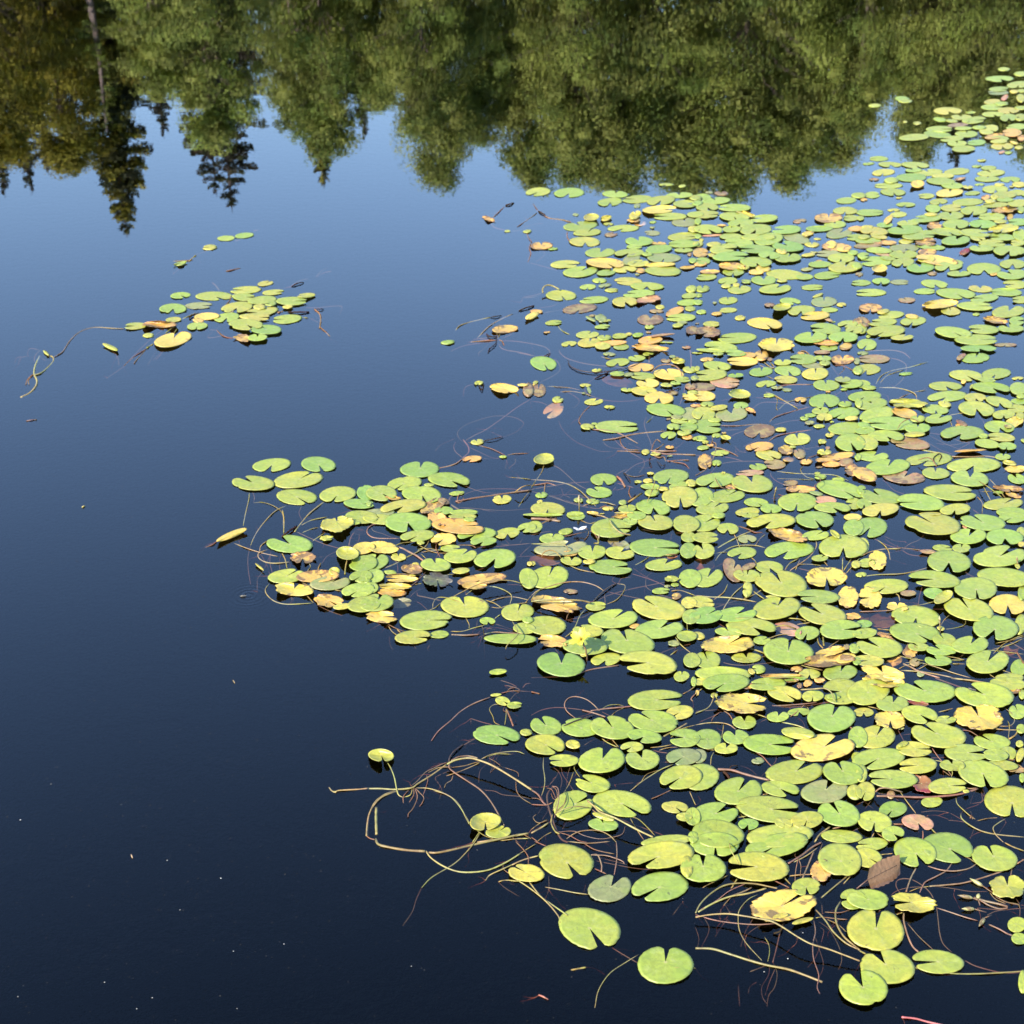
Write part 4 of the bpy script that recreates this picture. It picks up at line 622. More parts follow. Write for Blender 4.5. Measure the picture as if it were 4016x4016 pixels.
O 7.33 2127,2053 2157,2039 2184,2033;O 3.33 2147,2043 2137,2016;O 3.33 2151,2046 2164,2026 2177,2016;O 4 2211,2104 2251,2096 2304,2084;P 4.67 2084,2099 2124,2089 2164,2083;Y 7.33 2391,2039 2404,2063 2434,2089 2474,2099;
Y 6.67 2324,2016 2367,2026 2404,2046 2417,2053;O 4 2291,2071 2307,2079 2307,2099 2291,2119;O 4 2311,2079 2331,2093 2344,2113;Y 5.33 2084,2133 2117,2133 2167,2131 2204,2134 2224,2146 2227,2159;
Y 5.33 2124,2183 2134,2166 2157,2158 2181,2166 2201,2188;Y 7.33 2344,2113 2347,2129 2331,2131;Y 3.33 2274,2039 2311,2053 2337,2046;Y 4 2227,2214 2271,2233 2331,2246;
Y 5.33 2084,2336 2111,2316 2167,2296 2224,2283 2284,2283 2334,2296 2367,2316;Y 4.67 2084,2356 2097,2333 2127,2306;D 6.67 2327,2359 2351,2333 2384,2306 2417,2289;P 5.33 2341,2356 2384,2336 2451,2316 2534,2298 2611,2283;
P 4.67 2381,2321 2451,2336 2534,2353;Y 4 2421,2289 2451,2296 2444,2323 2417,2353 2381,2369;P 4 2474,2249 2524,2264 2577,2283 2634,2309;P 3.33 2484,2229 2524,2256 2597,2293 2651,2314;Y 4 2631,2318 2671,2316 2727,2336;
P 4.67 2581,2331 2624,2343 2671,2358;P 3.33 2561,2243 2537,2263 2534,2299 2557,2319;Y 4 2491,2216 2517,2203 2551,2181;P 2.67 2407,2263 2401,2279 2424,2288 2437,2269 2477,2263;
Y 8 2084,2359 2124,2354 2177,2353 2234,2353 2284,2356 2317,2364;P 4 2371,2326 2374,2366;O 4.67 2221,2429 2231,2406 2264,2386 2284,2386;P 3 2207,2434 2251,2426 2291,2419 2324,2399;
Y 5.33 2297,2389 2274,2416 2257,2456 2237,2483 2217,2498;P 3.33 2224,2433 2264,2441 2291,2453;P 3.33 2121,2393 2123,2416;O 6.67 2261,2646 2317,2626 2427,2609;P 3.33 2084,2658 2201,2654;P 3 2174,2543 2204,2576;
Y 4.67 2647,2496 2671,2529 2707,2559;P 4.67 2591,2561 2651,2539 2707,2526;Y 4.67 2627,2571 2661,2546;Y 4 2684,2416 2694,2446 2696,2473;P 3 2517,2076 2584,2088 2677,2091;P 3 2634,2093 2631,2116;P 2.67 2514,2239 2534,2223;
P 2.67 2651,2283 2671,2299 2701,2309;P 2.67 2084,2181 2217,2183 2317,2189 2384,2193;O 5.33 1507,2049 1460,2059 1440,2079 1447,2099 1480,2111 1567,2112;P 3.33 1453,2066 1467,2083 1500,2093 1533,2106 1557,2108;
O 8.67 1537,2148 1573,2149 1607,2166 1633,2179 1660,2199;Y 4 1547,2141 1580,2129 1637,2124;Y 6 1500,2231 1547,2213 1590,2189 1640,2163 1670,2143 1685,2116;Y 3.33 1637,2166 1647,2153 1680,2151 1733,2159;
Y 4 1640,2136 1670,2153 1713,2168 1757,2169;Y 3.33 1650,2171 1673,2193;Y 4 1653,2166 1700,2159 1740,2156;O 4 1713,2133 1710,2149 1720,2173 1727,2186;P 3.33 1693,2131 1740,2133 1790,2131 1823,2121;
P 4.67 1490,2176 1533,2186 1557,2209 1560,2249 1550,2289 1517,2309 1467,2323;O 4 1607,2303 1640,2276 1670,2243;Y 4 1507,2254 1573,2251 1653,2256;Y 3.33 1627,2293 1653,2288;Y 3 1753,2254 1787,2251;
O 5.33 1797,2138 1847,2139 1867,2149;P 4 1867,2146 1940,2144 2007,2138 2084,2131;P 2.67 1960,2133 2007,2136 2084,2131;P 3 1980,2116 1997,2134;P 3 2057,2099 2040,2129;P 3 2084,2139 2060,2159 2043,2176;P 4 2023,2184 2084,2181;
P 3 1850,2246 1903,2226;Y 4.67 1770,2344 1823,2316 1873,2293 1923,2278 1973,2275 2013,2279 2050,2289;Y 4 1827,2333 1853,2313;Y 4.67 1907,2299 1947,2303 1987,2319 2007,2339 2000,2369;P 3.33 1990,2293 2033,2294 2060,2303;
Y 4 1697,2389 1700,2363 1717,2344 1750,2344 1790,2356 1810,2366;Y 3.33 1683,2393 1707,2383 1730,2363;P 6.67 1637,2326 1640,2336 1673,2343 1730,2356;P 3.33 1607,2343 1627,2323 1657,2309 1680,2303;P 3 1613,2353 1647,2366 1677,2393;
P 2.67 1640,2336 1633,2316 1647,2306;Y 4.67 1903,2353 1940,2366 1970,2386;Y 4 1923,2359 1960,2346 2013,2341 2073,2353;Y 4 1927,2381 1960,2384 2007,2371 2073,2363;Y 4 2057,2369 2084,2336;Y 3.33 1940,2426 1963,2409;
Y 4 1767,2476 1813,2476 1857,2463 1903,2451;O 7.33 1770,2489 1823,2491 1880,2488;P 3.33 1873,2484 1900,2463 1940,2469;O 4.67 1903,2489 1940,2479 2007,2483 2084,2486;P 2.67 1890,2499 1923,2463 1973,2466 2023,2483;
P 2.67 1870,2453 1873,2433 1887,2426;Y 4.67 2007,2433 2030,2476 2023,2499 1990,2529 1983,2546;Y 4 1827,2423 1840,2449 1840,2463;P 3.33 1940,2446 1980,2459 2020,2473;O 4 1523,2449 1557,2466 1590,2478;
Y 4 1523,2454 1537,2476 1557,2491;Y 6 1557,2468 1573,2483;P 2.67 1687,2526 1677,2546 1683,2553;P 2.67 1440,2476 1490,2449;P 2.67 1620,2526 1633,2546;P 2.33 1527,2496 1530,2526 1540,2549;Y 4.67 978,1932 976,1959 963,2015 954,2062;
Y 3 996,1972 1029,1970 1069,1982 1099,2002 1111,2025 1111,2055 1116,2092;P 3.33 991,1929 998,1952 994,1972;Y 6 1108,1999 1114,2039 1113,2092;Y 4.67 1126,1982 1079,2005 1036,2049 1003,2095 983,2139;
P 4 983,2139 973,2185 974,2232 983,2292;Y 6.67 1276,1965 1216,2012 1179,2055 1156,2085;D 8.67 1163,2065 1136,2082 1106,2105;Y 4 1183,2059 1226,2039 1286,2027;P 4.67 1156,2082 1213,2109 1273,2134 1336,2152;
P 3.33 1183,1985 1173,2012 1184,2039;Y 4.67 1226,2122 1256,2102 1276,2089;Y 4.67 1089,2112 1049,2122 1023,2142 1019,2165;Y 4.67 919,2131 973,2152 1029,2169 1089,2182;
Y 5.33 1053,2155 1016,2169 1016,2189 1043,2205 1083,2209 1136,2204;P 4 1063,2159 1059,2205 1069,2249;P 4.67 1063,2169 1036,2232 1009,2272;Y 5.33 1106,2169 1119,2195 1126,2229;P 3.33 1103,2169 1096,2205 1098,2235;
P 2.67 1023,2172 1049,2222 1059,2259;P 2.67 1009,2272 1009,2322;Y 4 1209,2205 1218,2222 1206,2239;Y 6.67 1259,2209 1249,2229 1251,2249 1263,2265;Y 7.33 1363,2192 1356,2222 1353,2252;P 4 1326,2160 1283,2182 1263,2209;
P 3 1243,2185 1276,2184 1316,2180;Y 3.33 1186,2089 1229,2072 1253,2070;P 8 1389,2089 1376,2109 1369,2139;P 3 1409,2095 1406,2122 1383,2142;Y 4.67 1056,2289 1041,2312 1049,2335 1079,2359 1129,2370 1226,2365;Y 4 1203,2335 1229,2364;
P 4 1243,2372 1289,2395 1346,2415;Y 5.33 1306,2312 1343,2319;P 3 1143,2339 1143,2359 1136,2367;P 2.67 1149,2342 1149,2365;Y 4 1186,2285 1216,2299;O 4.67 806,2147 836,2135 853,2122;P 2.33 943,2099 939,2125 943,2152;
P 2.67 1349,1979 1379,2002;O 9.33 3435,3122 3505,3123 3605,3127 3689,3123 3772,3113 3835,3093;O 6.67 3434,3105 3449,3093 3472,3090 3499,3095 3539,3107;Y 4 3402,2770 3432,2777 3452,2783;P 8 3669,2660 3725,2680 3775,2698;
Y 7.33 3732,2660 3805,2668 3879,2680 3939,2687;Y 4.67 3680,2793 3705,2787 3739,2778;P 4.67 3522,2863 3535,2887 3545,2907;P 3.33 3539,2883 3572,2878;O 4.67 3655,2933 3675,2963 3699,2993 3732,3043;
Y 4 3645,2980 3692,2987 3722,3007 3735,3027 3732,3047;P 4.67 3652,2973 3709,2970;O 4 3699,3023 3725,3042;O 4 3775,2863 3802,2867 3825,2880 3839,2890;P 2.67 3752,2857 3805,2893 3839,2890;Y 4.67 3895,2857 3939,2862 3992,2863;
Y 4 3952,2827 3959,2847 3955,2893;Y 4.67 3909,2847 3959,2847 3979,2827 3969,2800 3945,2780;Y 8 3955,2900 3982,2883 3995,2860;O 5.33 3789,3090 3805,3093 3832,3090;Y 4.67 3749,3127 3755,3153 3782,3180 3805,3200 3825,3213;
Y 4.67 3525,3097 3552,3137 3592,3190;P 4 3439,3110 3489,3120 3525,3140;P 3.33 3612,3185 3665,3180 3719,3187 3759,3207 3792,3227;Y 6 3769,3190 3772,3210 3805,3237 3852,3260 3912,3273 4016,3283;P 3 3639,3198 3672,3197 3719,3213;
P 4 3719,3217 3755,3220 3789,3225;O 4.67 3805,3210 3809,3197 3815,3213;P 3 3765,3193 3789,3173 3832,3157 3852,3140 3849,3107;P 3 3805,3153 3815,3123 3832,3093;P 3 3852,3093 3862,3117 3852,3143 3809,3152;P 2.67 3805,3180 3819,3207;
Y 4.67 3945,3210 3912,3230 3895,3247 3905,3273 3935,3303;O 8 3495,3232 3545,3233;P 3.33 3519,3237 3549,3252;O 5.33 3619,3257 3620,3277 3617,3303;Y 6 3649,3245 3665,3263 3685,3277;Y 4.67 3429,3265 3415,3292;
Y 4 3439,3267 3472,3290 3492,3303;P 3 3372,3150 3415,3133 3432,3113;P 3 3392,3173 3422,3133;P 2.67 3389,3143 3432,3177;P 2.67 3575,3163 3605,3137;Y 3.33 3829,3220 3872,3210 3912,3207;Y 3 3372,2793 3392,2790 3402,2777;
P 2.67 3819,3253 3805,3290;P 2.67 3945,3227 3919,3267;Y 6 3972,2993 4005,3007 4016,3027;O 4.67 3919,2950 3955,2977 3982,2980;Y 6.67 3141,2705 3195,2702 3235,2700 3261,2717 3273,2750;
P 8 3028,2767 3095,2773 3161,2768 3211,2760 3268,2750;O 4.67 3035,2768 3095,2765 3158,2760 3205,2755;P 4.67 2728,2790 2795,2785 2815,2783;P 4 2755,2827 2795,2810 2825,2793;O 4 2790,2828 2801,2810 2825,2792;
O 4.67 2838,2787 2861,2803 2873,2823;Y 5.33 2800,2715 2795,2747 2775,2777 2728,2797;Y 4 2801,2720 2813,2743;Y 4.67 2728,2720 2755,2700;Y 4.67 2855,2725 2878,2703;Y 4.67 2951,2797 2981,2805 3008,2815;
Y 6 3061,2832 3105,2840 3145,2852 3191,2877;Y 4.67 2728,2843 2778,2835 2828,2835 2861,2843 2885,2860;Y 4 2838,2840 2835,2867 2830,2893;Y 4 2768,2938 2801,2942;Y 4 2801,2948 2790,2970 2787,3000;
O 5.33 2961,2947 2991,2967 3011,2990 3028,3007;P 3 2988,3043 3015,3017 3041,2987 3045,2967;O 11.3 2815,3017 2868,3020 2911,3033 2961,3047 3018,3060;D 13.3 2838,3027 2851,3037 2861,3053;D 4.67 2861,3020 2868,3005 2895,3002;
P 2.67 2905,3003 2941,3017 2968,3040;O 4.67 3100,2810 3128,2790 3155,2763;Y 3.33 3165,2773 3175,2790 3195,2860;O 8 3325,2845 3348,2862;Y 4 2888,3207 2931,3200;Y 3.33 2881,3157 2908,3197 2931,3227 2938,3260;
Y 4.67 2991,3117 3011,3113;O 6 3265,3250 3301,3242;Y 6.67 3308,3242 3338,3238 3368,3227;Y 8 3195,3303 3215,3273 3255,3243;P 3.33 3321,3270 3372,3247;P 2.67 3101,2793 3145,2827 3158,2853;P 2.67 2961,2840 3008,2820;
P 2.67 3001,2713 2998,2730;O 6.67 2084,2713 2116,2721;O 4.67 2257,2817 2224,2790 2214,2763 2227,2740 2257,2732 2297,2742 2327,2763 2351,2788;P 4.67 2084,2805 2124,2785 2177,2775 2234,2778 2291,2785;
O 7.33 2284,2785 2331,2797 2374,2812;O 6.67 2317,2788 2371,2780 2424,2775 2477,2770;D 6 2206,2850 2257,2827 2334,2803;Y 2.67 2357,2783 2384,2767 2417,2763 2447,2768;Y 2.67 2397,2807 2417,2790 2451,2773;P 4 2361,2792 2391,2807;
P 3.33 2284,2927 2317,2907 2347,2893;Y 4.67 2361,2897 2384,2913 2421,2930;Y 4 2399,2898 2426,2930;P 3.33 2371,2893 2367,2923;Y 8 2594,2893 2631,2873 2667,2853 2694,2837;Y 4 2631,2893 2671,2860 2728,2843;
Y 4 2551,2932 2594,2928 2637,2920;Y 4 2584,2943 2617,2933 2657,2930;P 5.33 2564,2943 2591,2950 2617,2953;P 4.67 2587,2990 2637,2988;Y 5.33 2472,3102 2511,3070 2551,3043 2594,3017 2641,2997;Y 3.33 2514,3067 2537,3037 2584,3020;
O 4.67 2554,3133 2591,3118 2634,3097;Y 4 2704,3103 2717,3133 2728,3157;Y 4 2677,2722 2701,2710 2728,2690;O 6 2728,2720 2711,2740 2717,2750;Y 4.67 2132,2970 2131,3010 2137,3053 2134,3090 2124,3120;
Y 4.67 2261,2993 2252,3010 2261,3030 2274,3048;P 4 2171,3010 2191,3027 2204,3060 2197,3097;P 4 2201,3008 2207,3037 2231,3073 2254,3107;P 3.33 2237,3007 2227,3037 2221,3080;Y 3.33 2251,3023 2234,3070 2207,3117;
P 3 2151,3083 2181,3047 2197,3010;O 8.67 2084,3097 2111,3117 2127,3143 2141,3157;O 5.33 2084,3155 2141,3157 2167,3147;O 3.33 2084,3130 2111,3133 2141,3153;
P 11.3 2171,3085 2151,3107 2146,3133 2154,3173 2167,3213 2181,3253 2201,3290 2227,3304;O 4.67 2164,3083 2187,3090 2192,3127 2187,3160 2174,3207;O 3.33 2167,3083 2184,3103 2184,3140 2167,3180;O 3.33 2144,3090 2164,3097 2181,3133;
O 2.67 2161,3110 2171,3133 2194,3137;Y 5.33 2177,3192 2211,3173 2257,3163 2311,3167;O 4 2221,3123 2211,3157 2184,3183;Y 8.67 2304,3140 2331,3163 2351,3183 2384,3197 2417,3210 2467,3237 2517,3263 2561,3283;
O 5.33 2317,3170 2344,3190 2384,3197;P 4.67 2417,3203 2484,3233 2551,3257 2601,3275;Y 4.67 2471,3202 2504,3213 2541,3247 2571,3280;Y 4.67 2471,3207 2491,3243 2524,3293;
O 3.33 2187,3263 2251,3260 2291,3277 2351,3290 2404,3283 2441,3270 2452,3240;Y 5.33 2221,3290 2257,3267 2297,3257 2351,3258 2391,3277 2417,3303;O 3.33 2194,3265 2234,3277 2271,3297 2301,3303;
Y 6.67 2167,3193 2162,3227 2177,3260 2194,3270;O 3.33 2104,3193 2091,3207 2111,3227 2151,3217;P 2.67 2111,3190 2127,3167 2144,3160;P 2.67 2127,3213 2147,3183 2151,3160;Y 8 2084,3267 2121,3247 2151,3227;
Y 3.33 2104,3303 2137,3277 2164,3263;Y 3.33 2084,3253 2111,3233 2147,3213;O 4 2084,3283 2111,3303;P 3.33 2207,3250 2224,3227 2247,3218;P 2.67 2411,3077 2484,3070;P 2.67 2354,3037 2384,3040 2391,3050;P 2.67 2694,3153 2657,3227;
O 6 1692,2905 1720,2867 1767,2827 1807,2790 1857,2760 1927,2732;O 4.67 1967,2718 2007,2710 2040,2710;P 4 2040,2710 2084,2713;P 4.67 1963,2668 2000,2680 2027,2693;P 4.67 1980,2687 2023,2697 2042,2708;
O 4 1987,2717 2000,2700 2020,2698;P 4.67 2003,2743 2020,2723 2040,2713;P 4.67 2050,2698 2063,2683 2083,2680;O 8.67 1987,2783 2000,2813 2013,2847;Y 4 1973,2763 1940,2763 1920,2780 1933,2810 1940,2833 1960,2843;
Y 4 1985,2777 1985,2807 1980,2842;O 2.67 1980,2770 1975,2787 2000,2793;P 5.33 1847,2818 1890,2832 1930,2842;P 3.33 1847,2818 1847,2843;P 5.33 1867,2897 1840,2910 1817,2923;D 7.33 1817,2920 1780,2947 1763,2973 1762,2997;
O 7.33 1762,2997 1763,3013 1787,3033 1833,3063 1883,3097 1920,3137 1953,3190 1977,3237;Y 8 1440,3093 1490,3093 1550,3096 1613,3090 1640,3073 1693,3040 1753,2997;
Y 9.33 1753,2997 1790,2980 1840,2973 1880,2982 1933,3003 2007,3047 2084,3097;O 6.67 1770,2983 1800,2968 1840,2965 1873,2973;O 4.67 1773,3010 1823,3003 1857,2993 1883,2987;
O 4 1613,3083 1640,3060 1667,3030 1700,3013 1733,2997 1757,2988;O 4 1680,3030 1723,3010 1773,3008;Y 4 1750,3043 1800,3027 1857,3003 1883,2990;Y 4 1887,2977 1923,2960 1973,2950 2027,2947 2057,2957;Y 3 1900,2973 1947,2957 2007,2958;
Y 6 1518,2988 1533,3013 1547,3050 1555,3090 1563,3117 1580,3127;Y 4.67 1583,3127 1610,3117 1618,3090;Y 6.67 1550,3100 1507,3117 1473,3143 1453,3180 1443,3220 1440,3280;O 4.67 1605,3097 1583,3123 1582,3150;
O 4.67 1622,3087 1623,3117 1605,3147;O 4.67 1627,3090 1637,3127 1620,3170 1603,3190 1600,3205;O 4 1628,3090 1647,3110 1662,3127 1657,3147 1645,3163;O 3.33 1673,3040 1678,3060 1670,3090 1660,3117;
P 3.33 1763,3023 1723,3040 1707,3053 1727,3083 1733,3103 1723,3135;O 3.33 1777,3040 1770,3060 1750,3073 1743,3090;Y 4.67 1633,3090 1680,3092 1733,3107 1773,3130 1807,3170 1837,3220 1840,3233;
P 4 1807,3035 1840,3060 1890,3095 1940,3103 1973,3117 2033,3123 2084,3133;O 4 2023,3063 2027,3103 2047,3130 2084,3153;P 3 1973,2923 1947,2977 1923,3027;P 3 1950,2943 1907,2997 1883,3023 1877,3070;O 3 1917,2973 1947,2990 1973,3013;
O 3 1923,3030 1953,3007 2000,3017 2030,3030 2033,3047;Y 12.7 1476,3168 1475,3207 1477,3273;P 2.67 1823,2933 1833,2920 1873,2915;Y 6 1885,3257 1853,3304;Y 4 1870,3257 1900,3277 1940,3292;
Y 9.33 1873,3304 1940,3293 2007,3280 2073,3268;Y 4.67 1963,3297 2023,3290 2073,3288;P 5.33 1997,3273 2033,3304;O 4.67 2050,3270 2084,3290;D 2.33 2020,2827 2027,2830;Y 4 3505,3347 3452,3352;Y 4 3779,3357 3802,3367 3822,3381;
O 5.33 3832,3386 3799,3406 3745,3416 3692,3412 3639,3397;O 6 3734,3384 3712,3414 3672,3437 3632,3457 3619,3474 3607,3501;O 6.67 3592,3406 3572,3444 3554,3497;
P 5.33 3532,3504 3515,3477 3519,3454 3545,3446 3579,3451 3619,3474 3652,3507 3672,3557 3679,3604 3685,3657 3699,3701 3732,3734;O 6.67 3645,3476 3705,3471 3772,3464 3839,3447 3932,3417;Y 4 3565,3497 3605,3482 3645,3476;
P 3.33 3479,3527 3512,3497 3559,3482 3619,3477;P 4 3619,3477 3679,3477 3745,3486 3805,3496 3875,3496;O 8 3545,3581 3545,3614 3559,3667 3579,3711 3602,3734;O 5.33 3675,3561 3722,3576 3782,3596 3835,3611;
O 6.67 3879,3626 3919,3644 3949,3661 3969,3669;O 3.33 3559,3621 3605,3674 3659,3724;P 6 3784,3767 3822,3787 3879,3804 3939,3816 4005,3814;Y 6.67 3705,3814 3755,3819 3839,3819 3939,3814 4016,3809;Y 8.67 3582,3797 3599,3797;
Y 7.33 3372,3729 3395,3741;O 6.67 3989,3387 4016,3371;P 6.67 3969,3407 3962,3447;Y 6 3939,3304 3972,3321 4016,3337;P 4.67 3985,3524 3999,3551 4000,3594;O 10 3819,3521 3865,3534 3919,3546 3952,3556;
O 6.67 3952,3561 3919,3564 3879,3551 3845,3531;O 4.67 3905,3517 3945,3537 3992,3547 3999,3561;O 4 3882,3501 3905,3527 3945,3544;P 4.67 3835,3561 3889,3566 3945,3569;P 4.67 3872,3589 3905,3574 3952,3567 4016,3561;
P 4 3925,3527 3965,3544 4016,3551;P 4.67 3372,3479 3405,3461;Y 4 3515,3587 3539,3579;P 5.33 3439,3584 3454,3567;
Y 7.33 2728,3597 2788,3587 2855,3584 2915,3592 2968,3601 3021,3612 3061,3631 3128,3674 3181,3702 3245,3721 3315,3747 3372,3769;Y 10 2728,3719 2795,3722 2868,3744 2941,3767 3011,3786 3088,3801 3155,3824 3225,3852;
O 5.33 2728,3587 2795,3607 2868,3619 2961,3626 3045,3622;Y 7.33 2728,3581 2748,3544 2788,3504 2838,3474 2895,3464 2961,3466 3015,3477 3048,3484;Y 8 2738,3577 2795,3544 2861,3517 2935,3504 3005,3484;
O 4.67 2748,3567 2808,3534 2861,3494 2928,3464;O 7.33 2861,3517 2915,3497 2948,3481;Y 6.67 2868,3484 2891,3447;Y 4 2975,3507 2935,3527 2901,3567 2895,3604 2901,3651 2928,3701 2988,3767;Y 4.67 2755,3482 2788,3464 2858,3432;
O 4.67 2838,3551 2868,3517;P 3 2845,3551 2861,3577 2868,3594;P 3 2828,3564 2825,3604 2838,3624;P 2.67 2728,3637 2741,3681 2735,3717;P 3 2855,3604 2828,3637 2805,3674;P 2.67 2761,3597 2781,3647 2748,3721;
P 3.33 2955,3601 2925,3651 2905,3714;P 2.67 3011,3617 2961,3641 2928,3667;P 2.67 2895,3857 2901,3948;P 6.67 3071,3624 3058,3664 3045,3721 3031,3774;P 3 3018,3774 3015,3821 2988,3871 2991,3911 3008,3937;
P 3.33 3035,3781 3048,3821 3038,3871 3015,3904 3008,3948;P 3 3041,3797 3018,3851 3001,3904;P 6 3005,3787 2968,3801 2941,3811;P 2.67 2968,3851 2941,3871 2935,3897;Y 3 2998,3674 3015,3704 3018,3737 3011,3771;
O 4.67 3191,3607 3198,3654 3188,3704 3191,3761 3211,3824 3205,3871 3215,3897;P 3 3195,3667 3211,3717 3228,3771 3225,3807 3211,3834;P 3 3218,3637 3231,3654 3215,3714 3195,3761 3168,3794;
P 3.33 3205,3611 3248,3641 3275,3681 3295,3727 3301,3767 3288,3804;Y 7.33 3198,3567 3235,3607 3268,3654 3315,3697 3361,3721;Y 8.67 3298,3534 3278,3571 3281,3621 3308,3671 3345,3704 3372,3727;Y 4 3241,3604 3288,3627 3318,3654;
O 4.67 3231,3597 3288,3604 3325,3606;O 4 3235,3577 3295,3579 3338,3566;Y 6.67 3221,3521 3261,3487 3328,3432;Y 4.67 3308,3466 3338,3434;O 8.67 3091,3387 3145,3354 3188,3321 3221,3304;O 8 3148,3444 3168,3397 3191,3341;
Y 5.33 3108,3384 3161,3357 3208,3324;O 4 3131,3364 3121,3414 3118,3454;O 3.33 3133,3371 3141,3397 3138,3437;Y 5.33 3091,3436 3138,3431 3185,3429;Y 6 3071,3437 3101,3469;O 6 3038,3454 3095,3481;Y 5.33 2861,3307 2868,3337 2901,3392;
P 4 3121,3344 3118,3357 3131,3367;P 4 3228,3304 3215,3337 3211,3364;P 4.67 3195,3514 3221,3544 3225,3584;Y 3.33 3195,3601 3228,3594;D 8 3075,3621 3061,3651 3035,3661;Y 6.52 2000,3396 2054,3372 2112,3356;
Y 4.35 2000,3372 2051,3340 2105,3307;Y 6.52 2000,3434 2054,3467 2109,3507 2152,3546 2188,3590 2197,3612;Y 6.52 2076,3459 2120,3514 2174,3554 2226,3590;Y 5.07 2000,3454 2029,3456;O 3.62 2197,3612 2194,3633;
Y 5.07 2138,3479 2188,3488 2254,3501 2308,3508;O 5.07 2022,3300 2054,3333 2072,3362 2072,3387;O 5.07 2098,3300 2141,3318;P 5.07 2402,3718 2453,3749 2504,3778;Y 3.62 2507,3742 2453,3775 2391,3818 2348,3883 2333,3952;
O 6.52 2319,3353 2344,3354 2359,3391 2359,3420;O 5.07 2326,3354 2380,3356 2438,3376 2449,3389;P 3.62 2355,3365 2417,3380 2460,3391;P 4.35 2337,3376 2417,3392 2489,3405 2562,3412;O 5.8 2417,3300 2420,3347 2417,3387 2409,3430;
O 4.35 2290,3307 2326,3329 2362,3340 2409,3349;Y 5.07 2225,3300 2308,3307 2391,3300;O 5.8 2333,3407 2377,3427;P 2.9 2297,3470 2290,3499;O 5.07 2114,3903 2145,3918;P 2.9 2152,3430 2152,3488 2134,3536;P 2.9 2435,3746 2453,3742;
P 2.9 2678,3536 2638,3590;Y 11.6 1474,3290 1484,3311 1522,3322 1592,3334 1667,3339;Y 9.94 1683,3344 1716,3344 1778,3332 1840,3317 1903,3303 1969,3288 2040,3272;
Y 7.45 1671,3338 1691,3365 1737,3396 1791,3417 1849,3421 1919,3411 1985,3382 2040,3348;Y 5.8 1886,3261 1861,3303 1824,3348 1778,3390 1695,3440 1654,3481;P 4.14 1654,3481 1633,3527 1617,3576 1580,3630;
O 4.97 1437,3278 1451,3288 1470,3293;Y 7.45 1563,3100 1497,3127 1459,3170 1443,3212 1437,3278;Y 5.8 1700,3100 1753,3117 1799,3154 1840,3233;Y 5.8 2040,3377 1977,3406 1923,3431 1905,3452;Y 4.97 1954,3458 1985,3452 2040,3456;
P 3.31 1956,3460 1985,3485 2040,3518;Y 4.14 1298,3100 1315,3104 1327,3100;O 3.31 1973,3390 1977,3411 2006,3431;Y 8 2241,3804 2297,3794;Y 3.33 2631,3794 2728,3797;
O 5.07 214,1399 246,1379 275,1336 312,1303 355,1287 391,1284 435,1287 489,1289;Y 8.7 156,1397 139,1434 134,1466 145,1492 139,1517 116,1542 82,1559;Y 7.25 190,1394 208,1401 208,1419 181,1448 159,1464 138,1470;
O 5.07 130,1468 109,1488 101,1510;O 4.35 130,1468 112,1492 114,1508;P 3.62 159,1372 139,1394 134,1419;P 2.9 152,1372 120,1367 109,1383 112,1401;P 2.9 105,1397 80,1405 72,1430;P 2.9 83,1399 65,1405 58,1426;
P 2.9 163,1401 174,1412 196,1412;O 3.62 103,1651 145,1645;P 3.62 652,1285 598,1325 525,1394 486,1437 420,1483;Y 7.25 601,1350 576,1365;O 4.35 576,1367 536,1412 525,1426;O 3.62 576,1367 533,1394 486,1434;P 2.9 645,1372 612,1412;
P 2.9 623,1361 580,1430;Y 4.35 696,1271 649,1307;Y 3.62 700,1281 681,1310;P 2.54 438,1376 460,1397 467,1434;P 5.8 832,1108 848,1122 861,1141;O 5.8 906,1161 902,1178 886,1197;D 4.97 1142,1124 1171,1110 1192,1108;
P 4.97 1142,1122 1176,1101 1213,1094;P 3.31 1238,1087 1263,1062 1287,1050;P 3.31 1242,1087 1271,1070 1300,1064;P 3.31 1089,1215 1159,1207 1242,1207 1304,1201 1341,1203 1333,1232;O 7.45 1089,1226 1109,1222;
D 6.63 1130,1224 1213,1224;O 6.63 1234,1213 1254,1232 1258,1257 1254,1286;O 5.8 1254,1282 1275,1300 1294,1319;D 4.14 1238,1212 1271,1212;O 4.97 848,1294 869,1313 890,1323 917,1327;Y 4.14 712,1253 774,1224;
D 5.8 743,1253 749,1240 778,1228;Y 4.14 1184,1244 1209,1247;P 2.9 1213,1248 1250,1265;O 4.97 679,1025 757,1021;Y 5.8 739,1027 770,1000;P 4.14 679,1075 708,1050 737,1029;O 5.8 886,1064 944,1052;P 3.31 745,1311 807,1296 848,1294;
P 2.9 600,1414 641,1373;P 3.31 1076,1273 1089,1267;P 2.9 890,1315 815,1323 873,1273;P 5.18 994,906 1020,901;P 4.14 911,947 947,939;P 4.14 818,983 766,1000;O 4.35 1933,854 1958,830 1980,810;D 6.21 1983,806 2014,796;
P 4.35 1924,877 1942,893 1980,903;O 3.73 2029,889 2066,865 2107,834;O 3.73 2090,798 2110,827;D 6.21 2113,829 2125,835 2138,844;O 4.97 2135,846 2160,857 2203,862 2243,872;P 3.11 2001,908 2042,902 2073,886 2101,879 2129,876;
O 3.73 2066,914 2073,933 2085,948;O 4.35 2085,948 2076,973 2082,995 2070,1029;P 3.11 2079,1031 2135,1046 2184,1060;P 2.48 2132,986 2135,1001 2101,1029;O 4.97 2225,908 2225,930 2236,948;
